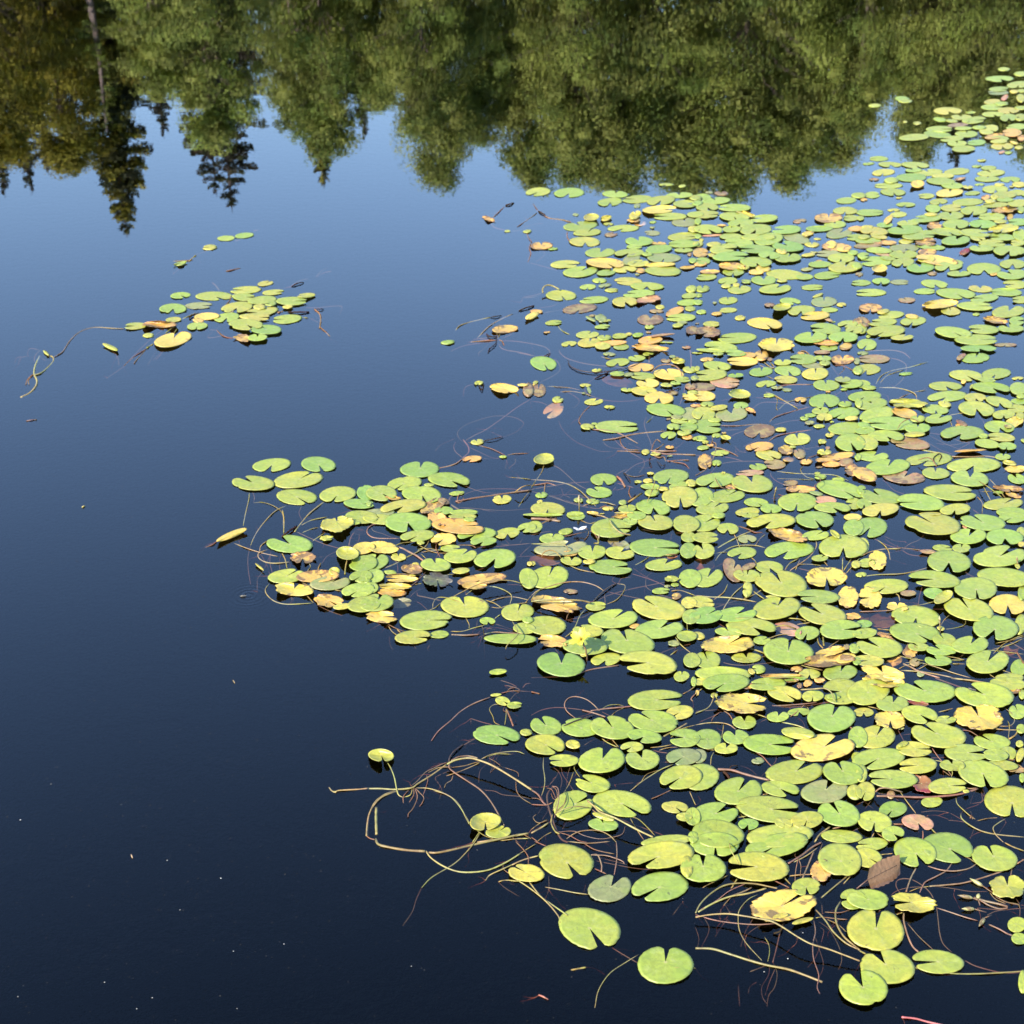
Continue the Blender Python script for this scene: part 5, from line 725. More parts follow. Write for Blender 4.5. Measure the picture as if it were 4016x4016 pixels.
P 3.73 2045,1185 2054,1166 2088,1160 2129,1149;P 2.8 2051,1169 2104,1163 2132,1147;Y 7.45 2129,1149 2129,1132 2144,1119 2166,1121 2194,1135;D 6.21 2035,1219 2066,1206 2094,1200;Y 4.35 1874,1324 1917,1281 1964,1253 2011,1231;
Y 3.73 1787,1296 1802,1278 1837,1265 1886,1253 1924,1244;D 4.35 1924,1244 1967,1237;P 3.11 2101,1244 2135,1228 2172,1220 2209,1214;Y 3.73 2188,1278 2203,1296 2234,1312;Y 4.35 1959,1271 1948,1309;
D 3.73 1908,1309 1920,1321 1948,1320;P 3.11 1874,1328 1948,1321;P 2.8 1970,1326 1998,1315 2020,1299;Y 3.73 1961,1309 1952,1328;P 2.17 2113,1208 2166,1200 2197,1185;R 8.29 3536,3989 3591,3995 3639,4008 3703,4022 3767,4038;
O 5.8 1845,1342 1896,1337 1946,1335;D 4.35 1908,1310 1921,1319 1950,1322;D 4.35 1948,1315 1946,1344 1932,1359 1919,1370 1914,1384;P 4.35 1874,1328 1917,1332 1954,1335;P 5.07 1769,1377 1820,1357 1881,1346 1932,1341;
P 2.9 1729,1350 1783,1351;P 4.35 1968,1336 2026,1339 2084,1348 2131,1359 2153,1373 2158,1386;D 5.07 2135,1399 2146,1391 2158,1386;P 4.35 1954,1337 1968,1366 2026,1382 2099,1397;O 5.07 1957,1333 1970,1339 1977,1355;
P 2.9 1917,1348 1896,1370 1878,1384 1879,1397;Y 3.62 1959,1272 1948,1322;P 3.62 2157,1393 2099,1399;Y 6.52 1291,3088 1301,3101 1315,3107 1330,3100 1400,3096 1442,3092;"""
COL = {'g': (.186, .206, .023), 'e': (.150, .194, .025), 'a': (.202, .208, .024), 'h': (.180, .208, .020), 'y': (.262, .222, .028), 'Y': (.410, .265, .042),
       'o': (.38, .185, .036), 'b': (.180, .088, .040), 'p': (.31, .130, .075), 'l': (.145, .140, .048), 'r': (.130, .010, .014), 'k': (.050, .037, .030)}
WEAR = {'g': .0, 'e': .0, 'a': .02, 'h': .0, 'y': .10, 'Y': .30, 'o': .52, 'b': .60, 'p': .40, 'l': .22, 'r': .09, 'k': .1}
def parse(c):
    shape = ''; sub = False
    if c == "yg": c = "a"
    elif c == 'e2': c = 'h'
    elif c == 'bl': return 'b', 'dry', False
    elif c in ('bb', 'ob', 'pb', 'lb'): return c[0], '', True
    elif len(c) == 2 and c[1] in 'tcf': shape = c[1]; c = c[0]
    else: c = c[0]
    return c, shape, False
class Pad: fill = False
pads = []
for ln in PADS.split(';'):
    q = ln.split()
    if len(q) < 7: continue
    p = Pad(); p.x, p.y, p.a, p.b, p.t, p.n = map(float, q[:6]); p.code = q[6]
    p.a *= 1.02; p.b *= 1.04
    p.col, p.shape, p.sub = parse(p.code); p.n = int(p.n); p.i = len(pads); pads.append(p)
# the smallest leaves and sunken bits that fill the gaps of the crowded part
rng = random.Random(21); base_pads = list(pads); tries = 0; added = 0
while added < 150 and tries < 9000:
    tries += 1
    q = rng.choice(base_pads)
    if q.x < 2150 or q.y > 3250 or q.y < 640: continue
    x = q.x + rng.gauss(0, q.a * .9); y = q.y + rng.gauss(0, q.b * 1.0)
    a = rng.uniform(.35, .75) * q.a; b = a * q.b / q.a * rng.uniform(.8, 1.1)
    if x > 4040 or a < 14: continue
    nb = 0; bad = False
    for o in pads:
        if abs(o.x - x) < 170 and abs(o.y - y) < 110: nb += 1
        e = math.hypot((o.x - x) / (o.a + a) * 2, (o.y - y) / (o.b + b) * 2)
        if e < .90: bad = True; break
    if bad or nb < 6: continue
    p = Pad(); p.x, p.y, p.a, p.b, p.t, p.n = x, y, a, b, rng.uniform(-4, 6), rng.randrange(13); p.code = rng.choice(('g', 'g', 'y', 'a', 'e', 'o', 'b', 'b', 'l', 'y'))
    p.col, p.shape, p.sub = parse(p.code); p.i = len(pads); p.fill = True; pads.append(p); added += 1
# the carpet of leaves goes on to the right of the picture
for q in base_pads:
    x = 8040 - q.x + rng.gauss(0, 12)
    if q.x < 2500 or x - q.a / 2 < 4036: continue
    p = Pad(); p.x, p.y, p.a, p.b, p.t, p.n, p.code = x, q.y + rng.gauss(0, 6), q.a, q.b, -q.t, (12 - q.n) if q.n else 0, q.code
    if p.n == 0 and q.n: p.n = 12
    p.col, p.shape, p.sub = parse(p.code); p.i = len(pads); p.fill = True; pads.append(p)
def lowness(p): return (-400 if p.sub else -180 if p.col in 'opr' else -110 if p.col == 'Y' else -60 if p.col in 'bl' else 0)
pads.sort(key=lambda p: p.y + lowness(p) + (140 if p.a * p.b < 1500 else 0))
# overlap levels: a leaf lying over others gets its own height
for i, p in enumerate(pads):
    p.lev = 0
    if p.sub: continue
    for q in pads[:i]:
        if q.sub or abs(q.y - p.y) > (p.b + q.b) * .52 or abs(q.x - p.x) > (p.a + q.a) * .52: continue
        if ((p.x - q.x) / (p.a + q.a) * 2) ** 2 + ((p.y - q.y) / (p.b + q.b) * 2) ** 2 < 1.05:
            p.lev = max(p.lev, q.lev + 1)
    p.lev = min(p.lev, 5)
def pad_geo(p):
    rng = random.Random(int(p.x * 7 + p.y * 13))
    near = p.a > 60
    N = 64 if near else 34
    th = R(p.t); ct, st = math.cos(th), math.sin(th)
    def img(u, v): # unit circle -> photo pixel
        X = u * p.a / 2; Y = v * p.b / 2
        return p.x + X * ct - Y * st, p.y - (X * st + Y * ct)
    has = p.n > 0
    if has:
        ang = R(90 - 30 * p.n); dx, dy = math.cos(ang), math.sin(ang)
        # direction on screen -> direction in the unit circle
        ux, uy = (dx * ct + dy * st) / p.a, (-dx * st + dy * ct) / p.b
        na = math.atan2(uy, ux) + rng.uniform(-.12, .12)
    else: na = rng.uniform(0, 6.28)
    wd = R(rng.choice((5, 7, 9, 12, 15)) if near else rng.choice((7, 10, 14)))
    if p.shape in 'cf' and p.shape: wd = R(6)
    depth = rng.uniform(-.02, .16)
    ph = [rng.uniform(0, 6.28) for _ in range(4)]
    scal = .010 if near else 0.0
    big = .018 + rng.random() * .012
    tear = .0
    bite, b0, bw = (rng.uniform(.04, .16), rng.uniform(0, 6.28), rng.uniform(.06, .22)) if near and rng.random() < .3 else (0, 0, 1)
    lift = rng.uniform(.03, .09) if rng.random() < .22 else 0
    if p.shape == 't': tear = .09 if p.col == 'Y' else .14
    out = []
    cen = (math.cos(na) * depth, math.sin(na) * depth) if has else (rng.uniform(-.1, .1), rng.uniform(-.1, .1))
    for k in range(N):
        if has:
            f = k / (N - 1); a = na + wd + f * (2 * math.pi - 2 * wd)
            e = min(f, 1 - f) * (2 * math.pi)           # angle from the lobe tip
            rr = 1 - .15 * max(0, 1 - e / .28) ** 2
        else:
            f = k / N; a = na + f * 2 * math.pi; rr = 1
        if bite: rr *= 1 - bite * math.exp(-((math.atan2(math.sin(a - b0), math.cos(a - b0))) / bw) ** 2)
        rr *= 1 + big * math.sin(2 * a + ph[0]) + big * .7 * math.sin(3 * a + ph[1]) + scal * math.sin(rng.choice((19, 19)) * a + ph[2]) * (1 + math.sin(a + ph[3])) * .5
        if near: rr += rng.gauss(0, .0035)
        if tear:
            nz = noise.noise(Vector((math.cos(a) * 2.6 + ph[0] * 9, math.sin(a) * 2.6, ph[1])))
            n2 = noise.noise(Vector((math.cos(a) * 9 + ph[0] * 9, math.sin(a) * 9, ph[1])))
            rr *= 1 - tear * max(0, nz * 2.2 + .1) + .06 * n2 - .03
        out.append((math.cos(a) * rr, math.sin(a) * rr, a))
    px = p.a / FPX * (CAMH / max(.12, -ray(p.x, p.y).z / ray(p.x, p.y).length)) * .5     # world radius
    base = .0013 + .0010 * p.lev
    if p.sub: base = -.004 - .016 * rng.random() if p.code != 'bb' else -.045 - .02 * rng.random()
    axis = rng.uniform(0, 6.28)
    curl = rng.uniform(.0, .0011)
    ks = (0.0, .3, .62, .88, 1.0) if near else (0.0, .55, 1.0)
    V, uv = [], []
    def zed(u, v, k, a):
        z = base
        if p.sub:
            return z - .012 * (u * math.cos(axis) + v * math.sin(axis)) - (.008 if p.shape == 't' else .002) * k * math.sin(3 * a + ph[0])
        z += curl * k * k * (1 + math.sin(2 * a + axis)) + .0005 * k * math.sin(5 * a + ph[2])
        if lift: z += px * lift * k ** 3 * max(0, math.cos(a - b0 - 1.5)) ** 6
        if p.shape == 'c':
            s = (u * math.cos(axis) + v * math.sin(axis))
            z += px * (.16 * k ** 3 + .32 * max(0, s) ** 2 + .12 * max(0, -s) ** 2)
        elif p.shape == 'f':
            z += px * .16 * max(0, 1 - abs(v) ** 1.5) + .002
        elif p.shape == 't':
            z += px * .10 * k * k * (1 + math.sin(3 * a + ph[1])) * rng.uniform(.8, 1.1)
        elif p.col in 'Yo':
            z += px * .05 * k * k * (1 + math.sin(2 * a + ph[1]))
        return z
    for k in ks:
        for (u, v, a) in out:
            uu, vv = cen[0] + (u - cen[0]) * k, cen[1] + (v - cen[1]) * k
            V.append(wpt(*img(uu, vv), zed(uu, vv, k, a))); uv.append(((a - na) / 6.2832, k))
    nk = len(ks)
    for (u, v, a) in out:     # turned-down rim, the leaf's thickness
        uu, vv = cen[0] + (u - cen[0]) * .992, cen[1] + (v - cen[1]) * .992
        V.append(wpt(*img(uu, vv), zed(uu, vv, 1, a) - .0006)); uv.append(((a - na) / 6.2832, 1))
    F = []
    M = N - 1 if has else N
    for j in range(nk):
        for i in range(M):
            a, b = j * N + i, j * N + (i + 1) % N
            if j == 0: F.append((a, a + N, b + N))
            else: F.append((a, a + N, b + N, b))
    c = COL[p.col]; j = [rng.uniform(.90, 1.10) for _ in range(3)]; br = rng.uniform(.88, 1.10)
    if p.col in 'gea':   # leaf to leaf: some fresher, some yellower
        s = rng.random(); j[0] *= .90 + .26 * s
    wear = WEAR[p.col] * rng.uniform(.6, 1.4)
    if p.col in 'gea' and rng.random() < .3: wear += rng.uniform(.08, .24)
    cc = (c[0] * j[0] * br, c[1] * br, c[2] * j[2] * br, min(1, wear + (.15 if p.shape == 't' else 0)))
    return V, F, uv, [cc] * len(V)

# ---------------------------------------------------------------- what each leaf is called
NSINGLE, NSTEM = 300, 200
LANDMARKS = [  # x, y, short name, full label of the pad there (None: not a pad)
 (2283, 2505, "yellow flower", None), (2272, 2074, "white petal scrap", None), (3460, 3430, "curled dead leaf", None), (2272, 2000, "upright pale bud", None),
 (3615, 3073, "crimson pad", "crimson red broken pad between two green pads at right"),
 (3600, 3225, "salmon pad", "smooth salmon pink notched pad on open water at lower right"),
 (3070, 3551, "blotched yellow pad", "large yellow pad with brown blotches and scrolls at lower right"),
 (3226, 2931, "wide yellow pad", "wide mustard yellow pad with a dark beetle near its edge"),
 (3838, 2812, "yellow heart pad", "broad yellow heart shaped pad with a dark beetle at right"),
 (1495, 2962, "lone cupped pad", "shiny cupped pad on a bent stalk, alone on dark water"),
 (909, 2097, "rolled yellow leaf", "rolled yellow leaf on a thin stalk, leftmost in the middle of the photo"),
 (1903, 3222, "pale cupped pad", "pale yellow green cupped pad with a round pale disc, above the looping stem"),
 (2313, 3640, "lone heart pad", "big grey green pad notched at the bottom, alone at lower middle"),
 (2609, 3784, "bottom round pad", "round bright pad notched at the top on open water near the bottom"),
 (3385, 3872, "lowermost pad", "yellow green pad with a split upper left edge, lowermost of all"),
 (3435, 3646, "big heart pad", "largest heart shaped pad near the bottom right, notched at the top"),
 (2913, 2757, "torn pale yellow pad", "pale yellow pad with a torn brown left end"),
 (3328, 2341, "ragged yellow pad", "ragged pale yellow pad with brown torn corners"),
 (3241, 2263, "yellow butterfly pad", "pale yellow pad notched below like a butterfly"),
 (2134, 1799, "cupped stalk pad", "shiny cupped pad held by a green stalk on open water, centre"),
 (2981, 1691, "purple brown pad", "purple brown pad notched at the bottom"),
 (2132, 1425, "lone oval pad", "single smooth green pad on open blue water in the middle"),
 (3569, 1737, "mottled brown pad", "mottled red brown pad under a shiny yellow folded one"),
 (1890, 2271, "long orange yellow leaf", "long orange yellow pad pointing to the upper right"),
 (1715, 2273, "black decayed pad", "black crumpled decayed pad under the surface"),
 (1363, 2169, "cupped green pad", "cupped green pad on an upright stalk in the left cluster"),
 (1188, 2186, "orange pad", "small orange pad notched at the bottom, left cluster"),
 (1153, 2310, "golden pad", "golden yellow pad with a notch at upper right, bottom of the left cluster"),
 (1797, 2063, "large orange brown pad", "large orange brown pad reaching right from the left cluster"),
 (679, 1331, "large pale yellow pad", "large pale yellow pad on a stalk, alone at far left cluster"),
 (3045, 1351, "crumpled yellow pad", "crumpled bright yellow pad in two lobes, far field"),
 (2376, 1032, "yellow oval pad", "long yellow oval pad near the left of the far field"),
 (3687, 1191, "wide golden pad", "wide golden pad with drops along its lower edge at right"),
 (3772, 1659, "small red leaf", "tiny curled red leaf lying on the water at right"),
 (2247, 2919, "shiny yellow cup", "small shiny yellow cup shaped pad"),
 (3520, 2378, "yellow folded scrap", "small pale yellow folded pad with brown marks"),
 (3222, 2270, "", ""),
 (3695, 2341, "bright folded pad", "bright green folded pad catching the sun at right"),
 (2181, 2368, "long golden leaf", "long golden orange pad crossed by a yellow stem"),
 (2361, 3468, "grey olive pad", "grey olive notched pad among stems at lower middle"),
 (3235, 3103, "speckled olive pad", "speckled grey olive pad notched at the upper right"),
 (2092, 3432, "small yellow pad", "small yellow pad touching a green pad at lower middle"),
 (1552, 2420, "curled yellow pad", "")]
CW = {'g': 'light green', 'e': 'bright green', 'a': 'yellow green', 'h': 'lime green', 'y': 'yellowish', 'Y': 'yellow', 'o': 'orange brown', 'b': 'brown', 'p': 'pink', 'l': 'olive', 'r': 'red'}
NW = {12: 'notched on top', 1: 'notched upper right', 2: 'notched upper right', 3: 'notched right', 4: 'notched lower right', 5: 'notched lower right', 6: 'notched below',
      7: 'notched lower left', 8: 'notched lower left', 9: 'notched left', 10: 'notched upper left', 11: 'notched upper left'}
DW = ['right of', 'above right of', 'above', 'above left of', 'left of', 'below left of', 'below', 'below right of']
ORD = 'nearest second third fourth fifth sixth seventh eighth ninth tenth eleventh twelfth thirteenth fourteenth fifteenth sixteenth seventeenth eighteenth nineteenth twentieth'.split()
LM = [m for m in LANDMARKS if m[2]]
def relations(items):
    """for each item the shortest true way to say where it lies: rank within one of 8 directions of a landmark"""
    best = {}
    for (lx, ly, nm, lab) in LM:
        if not nm: continue
        sec = [[] for _ in range(8)]
        for it in items:
            dx, dy = it.x - lx, ly - it.y; d = math.hypot(dx, dy)
            if d < 14: continue
            k = int(round(math.degrees(math.atan2(dy, dx)) / 45)) % 8
            sec[k].append((d, id(it), it))
        for k in range(8):
            sec[k].sort(key=lambda q: q[0])
            for r_, (d, _, it) in enumerate(sec[k][:20]):
                sc = r_ + d / 260
                if id(it) not in best or sc < best[id(it)][0]: best[id(it)] = (sc, r_, DW[k], nm)
    return best
def name_pads():
    used = set()
    for p in pads: p.label = ''
    for (lx, ly, nm, lab) in LANDMARKS:
        if not lab: continue
        q = min((p for p in pads if not p.label), key=lambda p: math.hypot(p.x - lx, p.y - ly)); q.label = lab
    rel = relations([p for p in pads if not p.sub])
    for p in pads:
        if p.label: continue
        sh = {'c': 'cupped ', 'f': 'folded ', 't': 'ragged '}.get(p.shape, '')
        w = sh + CW[p.col] + ' pad'
        if p.shape == '' and p.n: w += ' ' + NW[p.n]
        elif p.shape == '': w = 'whole ' + w
        if p.sub: w = 'sunken ' + w
        b = rel.get(id(p))
        if p.sub or b is None:
            l = min(LM, key=lambda m: math.hypot(m[0] - p.x, m[1] - p.y))
            k = int(round(math.degrees(math.atan2(l[1] - p.y, p.x - l[0])) / 45)) % 8
            p.label = w + ' ' + DW[k] + ' the ' + l[2]
        else: p.label = w + ', ' + ORD[b[1]] + ' pad ' + b[2] + ' the ' + b[3]
name_pads()
SW = {'Y': 'yellow green', 'O': 'tan', 'P': 'sunken purplish brown', 'D': 'dark', 'R': 'bright pink'}
def name_stems():
    bigs = sorted(stems, key=lambda s: -s.size)[:NSTEM]
    rel = relations(bigs)
    for s in bigs:
        c = math.dist(s.pts[0], s.pts[-1]) / max(1, s.len)
        f = 'straight' if c > .985 else 'gently curved' if c > .93 else 'curved' if c > .75 else 'looping'
        b = rel.get(id(s))
        if b: s.label = '%s %s stem, %s stem %s the %s' % (SW[s.kind], f, ORD[b[1]], b[2], b[3])
        else: s.label = '%s %s stem away from the pads' % (SW[s.kind], f)


group_pads = "lily pads floating on the pond"
order = sorted([p for p in pads if not p.fill], key=lambda p: -p.a * p.b)
single = set(id(p) for p in order[:NSINGLE])
rv, rf, ru, rc = [], [], [], []
for p in pads:
    V, F, uv, cl = pad_geo(p)
    if p.shape == 'dry': continue
    if id(p) in single:
        c = Vector((0, 0, 0))
        for v in V: c += v
        c /= len(V); c.z = 0
        o = mesh("lily_pad", [v - c for v in V], F, M_PAD, col=cl, uv=uv); o.location = c
        tag(o, p.label, "lily pad", group_pads)
    else:
        s = len(rv); rv += V; ru += uv; rc += cl; rf += [tuple(i + s for i in f) for f in F]
tag(mesh("small_lily_pads", rv, rf, M_PAD, col=rc, uv=ru), "the many smaller and farther lily pads crowded over the water at right", "lily pads", kind="stuff")

# ---------------------------------------------------------------- stems, runners and roots
SC = {'Y': (.160, .140, .042), 'O': (.125, .080, .042), 'P': (.070, .043, .024), 'D': (.022, .015, .009), 'R': (.34, .10, .09)}
ARCH = [(3141,2705),(2177,3192),(2304,3140),(2221,3123),(2084,2359),(2084,2133),(2124,2183),(2391,2039),(2344,2113),(3532,3504),(3519,1684),(3602,1804),(3665,1815),(3839,1887),(3043,2458),(1490,2176),(1770,2344),(2007,2433),(2728,3597),(2861,3307),(2805,1874),(3208,1865),(2017,1932),(1753,2997),(2554,1460),(2129,1149),(2564,1739),(3434,3105),(2171,3085),(2164,3083),(2167,3083),(2537,1972),(2464,1969)]
def catmull(P, n):
    if len(P) < 3: return [tuple(a + (b - a) * t / n for a, b in zip(P[0], P[1])) for t in range(n + 1)]
    out = []
    Q = [tuple(2 * a - b for a, b in zip(P[0], P[1]))] + P + [tuple(2 * a - b for a, b in zip(P[-1], P[-2]))]
    for i in range(1, len(Q) - 2):
        for k in range(n):
            t = k / n
            out.append(tuple(.5 * (2 * b + (c - a) * t + (2 * a - 5 * b + 4 * c - d) * t * t + (-a + 3 * b - 3 * c + d) * t ** 3)
                             for a, b, c, d in zip(Q[i - 1], Q[i], Q[i + 1], Q[i + 2])))
    out.append(P[-1]); return out
stems = []
for ln in LINES.split(';'):
    q = ln.split()
    if len(q) < 4: continue
    s = Pad(); s.kind = q[0]; s.w = float(q[1]); s.pts = [tuple(map(float, a.split(','))) for a in q[2:]]
    s.len = sum(math.dist(a, b) for a, b in zip(s.pts, s.pts[1:])); s.size = s.len * s.w
    s.x = sum(a[0] for a in s.pts) / len(s.pts); s.y = sum(a[1] for a in s.pts) / len(s.pts)
    stems.append(s)
name_stems()
def stem_geo(s, idx):
    rng = random.Random(idx * 31 + 5)
    P = catmull(s.pts, 6)
    arch = any(math.dist(s.pts[0], a) < 9 for a in ARCH)
    V, F = [], []
    n = len(P); pts, rad = [], []
    ph = rng.uniform(0, 6.28)
    for i, (x, y) in enumerate(P):
        f = i / (n - 1); e = min(f, 1 - f)
        if s.kind == 'P':
            z = -.0022 - (.006 + .012 * (s.w < 3.4)) * (.5 + .5 * math.sin(f * 4 + ph))
        elif s.kind == 'D': z = .0015 + .003 * math.sin(f * math.pi)
        elif arch: z = .010 + .012 * math.sin(f * math.pi)
        elif s.kind == 'Y': z = .0002 + .0016 * math.sin(f * 7 + ph) - .004 * max(0, 1 - f / .12)
        else: z = .0006 + .0012 * math.sin(f * 6 + ph)
        p = wpt(x, y, z); d = (p - Vector((0, 0, CAMH))).length
        r = max(.0003, s.w * (.35 if s.kind == 'P' else .42) / FPX * d)
        tp = 1 if s.w > 6 else min(1, .45 + e * 5)
        pts.append(p); rad.append(r * tp * (1 + .07 * math.sin(f * 23 + ph)))
    tube(V, F, pts, rad, 6 if s.w > 3.5 else 5)
    c = SC[s.kind]; k = rng.uniform(.75, 1.2); h = rng.uniform(.85, 1.15)
    cl = []
    for i in range(n):
        f = i / (n - 1); m = .5 + .5 * math.sin(f * 4 + ph); 
        g = (c[0] * k * (1 + .15 * m), c[1] * k * h * (1 - .12 * m), c[2] * k, 1)
        cl += [g] * (6 if s.w > 3.5 else 5)
    return V, F, cl
sv, sf, sc_ = [], [], []
big = sorted(stems, key=lambda s: -s.size)[:NSTEM]
big = set(id(s) for s in big)
for idx, s in enumerate(stems):
    V, F, cl = stem_geo(s, idx)
    if id(s) in big:
        c = V[len(V) // 2].copy(); c.z = 0
        o = mesh("floating_stem", [v - c for v in V], F, M_ROOT if s.kind == 'P' else M_STEM, col=cl); o.location = c
        tag(o, s.label, "stem", "stems and runners lying in the water")
    else:
        b = len(sv); sv += V; sc_ += cl; sf += [tuple(i + b for i in f) for f in F]
rng = random.Random(4)
# hair-fine roots tangled under the stems
for i in range(420):
    s = rng.choice(stems)
    if s.y < 700: continue
    x, y = rng.choice(s.pts); a = rng.uniform(0, 6.28); l = rng.uniform(25, 110) * (.4 + s.y / 4016)
    pts = [(x, y)]
    for k in range(4):
        a += rng.uniform(-.6, .6); pts.append((pts[-1][0] + math.cos(a) * l / 4, pts[-1][1] + math.sin(a) * l / 4 * .6 + l * .05))
    P = catmull(pts, 3); W = []; rr = []
    for j, (px_, py_) in enumerate(P):
        z = -.004 - .07 * j / len(P) * rng.uniform(.8, 1.2); p = wpt(px_, py_, z); W.append(p); rr.append(.0007 * (1 - .7 * j / len(P)))
    b = len(sv); V, F = [], []; tube(V, F, W, rr, 4); sv += V; sf += [tuple(i2 + b for i2 in f) for f in F]
    cc = rng.choice(((.10, .030, .014, 1), (.12, .045, .02, 1), (.07, .022, .010, 1))); sc_ += [cc] * len(V)
tag(mesh("submerged_roots", sv, sf, M_ROOT, col=sc_), "tangle of thin brown roots and stems just under the surface", "roots", kind="stuff")

# ---------------------------------------------------------------- the open yellow flower
def tinted(name, V, F, mat_, c, parent=None, jit=.12, seed=1, smooth=True):
    r = random.Random(seed); cl = []
    for v in V:
        k = 1 + r.uniform(-jit, jit); cl.append((c[0] * k, c[1] * k, c[2] * k, 1))
    return mesh(name, V, F, mat_, parent, smooth, cl)
def flower(x, y, ztop, lean, scale=1.0):
    f = empty("flower", wpt(x, y, 0))
    head = Vector((lean[0], lean[1], ztop))
    V, F = [], []
    tube(V, F, [Vector((0, 0, -.03)), Vector((0, 0, .0)), head * .5 + Vector((.003, -.002, 0)), head * .96], [.0022, .0022, .0019, .0024], 7)
    tinted("stalk", V, F, M_STEM, (.11, .07, .03), f)
    up = (Vector((-.45, -.25, .85))).normalized(); e1 = up.cross(Vector((0, 1, 0))).normalized(); e2 = up.cross(e1)
    for i in range(5):
        a = i * 2 * math.pi / 5 + .35; rd = e1 * math.cos(a) + e2 * math.sin(a); sd = up.cross(rd)
        V, F = [], []; n, m = 9, 9; L = .0275 * scale; W = .0095 * scale
        for j in range(n):
            t = j / (n - 1); wd = W * (math.sin(math.pi * min(1, .12 + .74 * t)) ** .7) * (1 if t < .8 else 1 - .35 * (t - .8) / .2)
            for k in range(m):
                q = (k / (m - 1) - .5) * 2
                fr = .0016 * math.sin(k * 2.9 + j * 2.1 + i) * abs(q) ** 2            # ruffled, fringed margin
                z = .011 * math.sin(t * 1.9) + .0035 * q * q * t + fr
                ll = L * t + (.0022 * math.sin(k * 3.3 + i) + (-.003 if abs(q) < .3 else 0)) * (t > .95)
                V.append(head + rd * (ll + .0015) + sd * (wd * q) + up * z * scale)
        for j in range(n - 1):
            for k in range(m - 1):
                b = j * m + k; F.append((b, b + 1, b + m + 1, b + m))
        tinted("petal", V, F, M_PETAL, (.46, .40, .035), f, .05, i)
    V, F = [], []
    for i in range(5):
        a = i * 2 * math.pi / 5; rd = (e1 * math.cos(a) + e2 * math.sin(a))
        tube(V, F, [head, head + rd * .002 + up * .004, head + rd * .0032 + up * .0075], [.0009, .0007, .0011], 5)
    tinted("stamens", V, F, M_PETAL, (.42, .26, .02), f)
    V, F = [], []
    for i in range(5):
        a = i * 2 * math.pi / 5 + .35 + .62; rd = (e1 * math.cos(a) + e2 * math.sin(a)); b = len(V)
        sd = up.cross(rd)
        V += [head - up * .001 + sd * .002, head - up * .001 - sd * .002, head + rd * .011 + up * .003]; F.append((b, b + 1, b + 2))
    tinted("sepals", V, F, M_PAD, (.12, .13, .02), f)
    return f
tag(flower(2303, 2581, .041, (-.013, .006), .85), "yellow five petalled flower standing above the pads at lower middle", "flower")

def bud(x, y, h, r, lean, label, c=(.17, .16, .02), openc=None):
    f = empty("flower_bud", wpt(x, y, 0)); hd = Vector((lean[0], lean[1], h))
    V, F = [], []; tube(V, F, [Vector((0, 0, -.02)), Vector((0, 0, 0)), hd * .55, hd * .8], [.0015, .0015, .0014, .0018], 6)
    tinted("stalk", V, F, M_STEM, (.12, .09, .03), f)
    ax = (hd - hd * .5).normalized(); V, F = [], []
    pts = [hd * .72 + ax * (r * 5.2 * t) for t in (0, .12, .3, .5, .7, .88, 1)]
    tube(V, F, pts, [r * q for q in (.35, .75, 1, .95, .7, .35, .06)], 10)
    tinted("bud_head", V, F, M_PAD, c, f)
    tag(f, label, "bud", "flower buds among the pads"); return f
bud(2272, 2005, .030, .0042, (-.001, .004), "pale upright bud with round tip between the middle pads", (.20, .17, .05))
bud(3037, 1942, .018, .0026, (.002, -.003), "tiny green bud poking up beside a pad on the right")
bud(3688, 2480, .030, .0024, (-.003, .012), "slim green bud standing beside a yellow green pad at right")
bud(2345, 2140, .020, .0026, (.002, .006), "forked small bud above the dull olive pad")
bud(3993, 2225, .018, .0026, (-.004, .004), "small pale bud near the right edge")
# leaning buds at the lower right, lying on the surface
for (x, y, dx, dy, lb) in ((3855, 3475, -.018, .016, "green pointed bud, uppermost of the cluster at lower right"),
                            (3815, 3522, -.024, .004, "narrow green bud in the cluster at lower right"),
                            (3835, 3524, .004, .010, "short green bud at the bend of the golden stem"),
                            (3822, 3565, -.022, -.002, "brownish green bud left of the golden stem"),
                            (3862, 3600, -.016, -.022, "drooping dull green bud, lowest of the cluster")):
    f = empty("flower_bud", wpt(x, y, .002)); V, F = [], []
    d = Vector((dx, dy, .0025)); pts = [d * t for t in (0, .15, .35, .6, .8, 1)]
    tube(V, F, pts, [.0012, .0028, .0036, .0032, .0018, .0003], 8)
    tinted("bud_head", V, F, M_PAD, (.10, .11, .028), f)
    V, F = [], []; tube(V, F, [Vector((0, 0, 0)), -d * .7 + Vector((.004, -.004, -.003))], [.001, .001], 5)
    tinted("stalk", V, F, M_STEM, (.10, .055, .025), f)
    tag(f, lb, "bud", "flower buds among the pads")

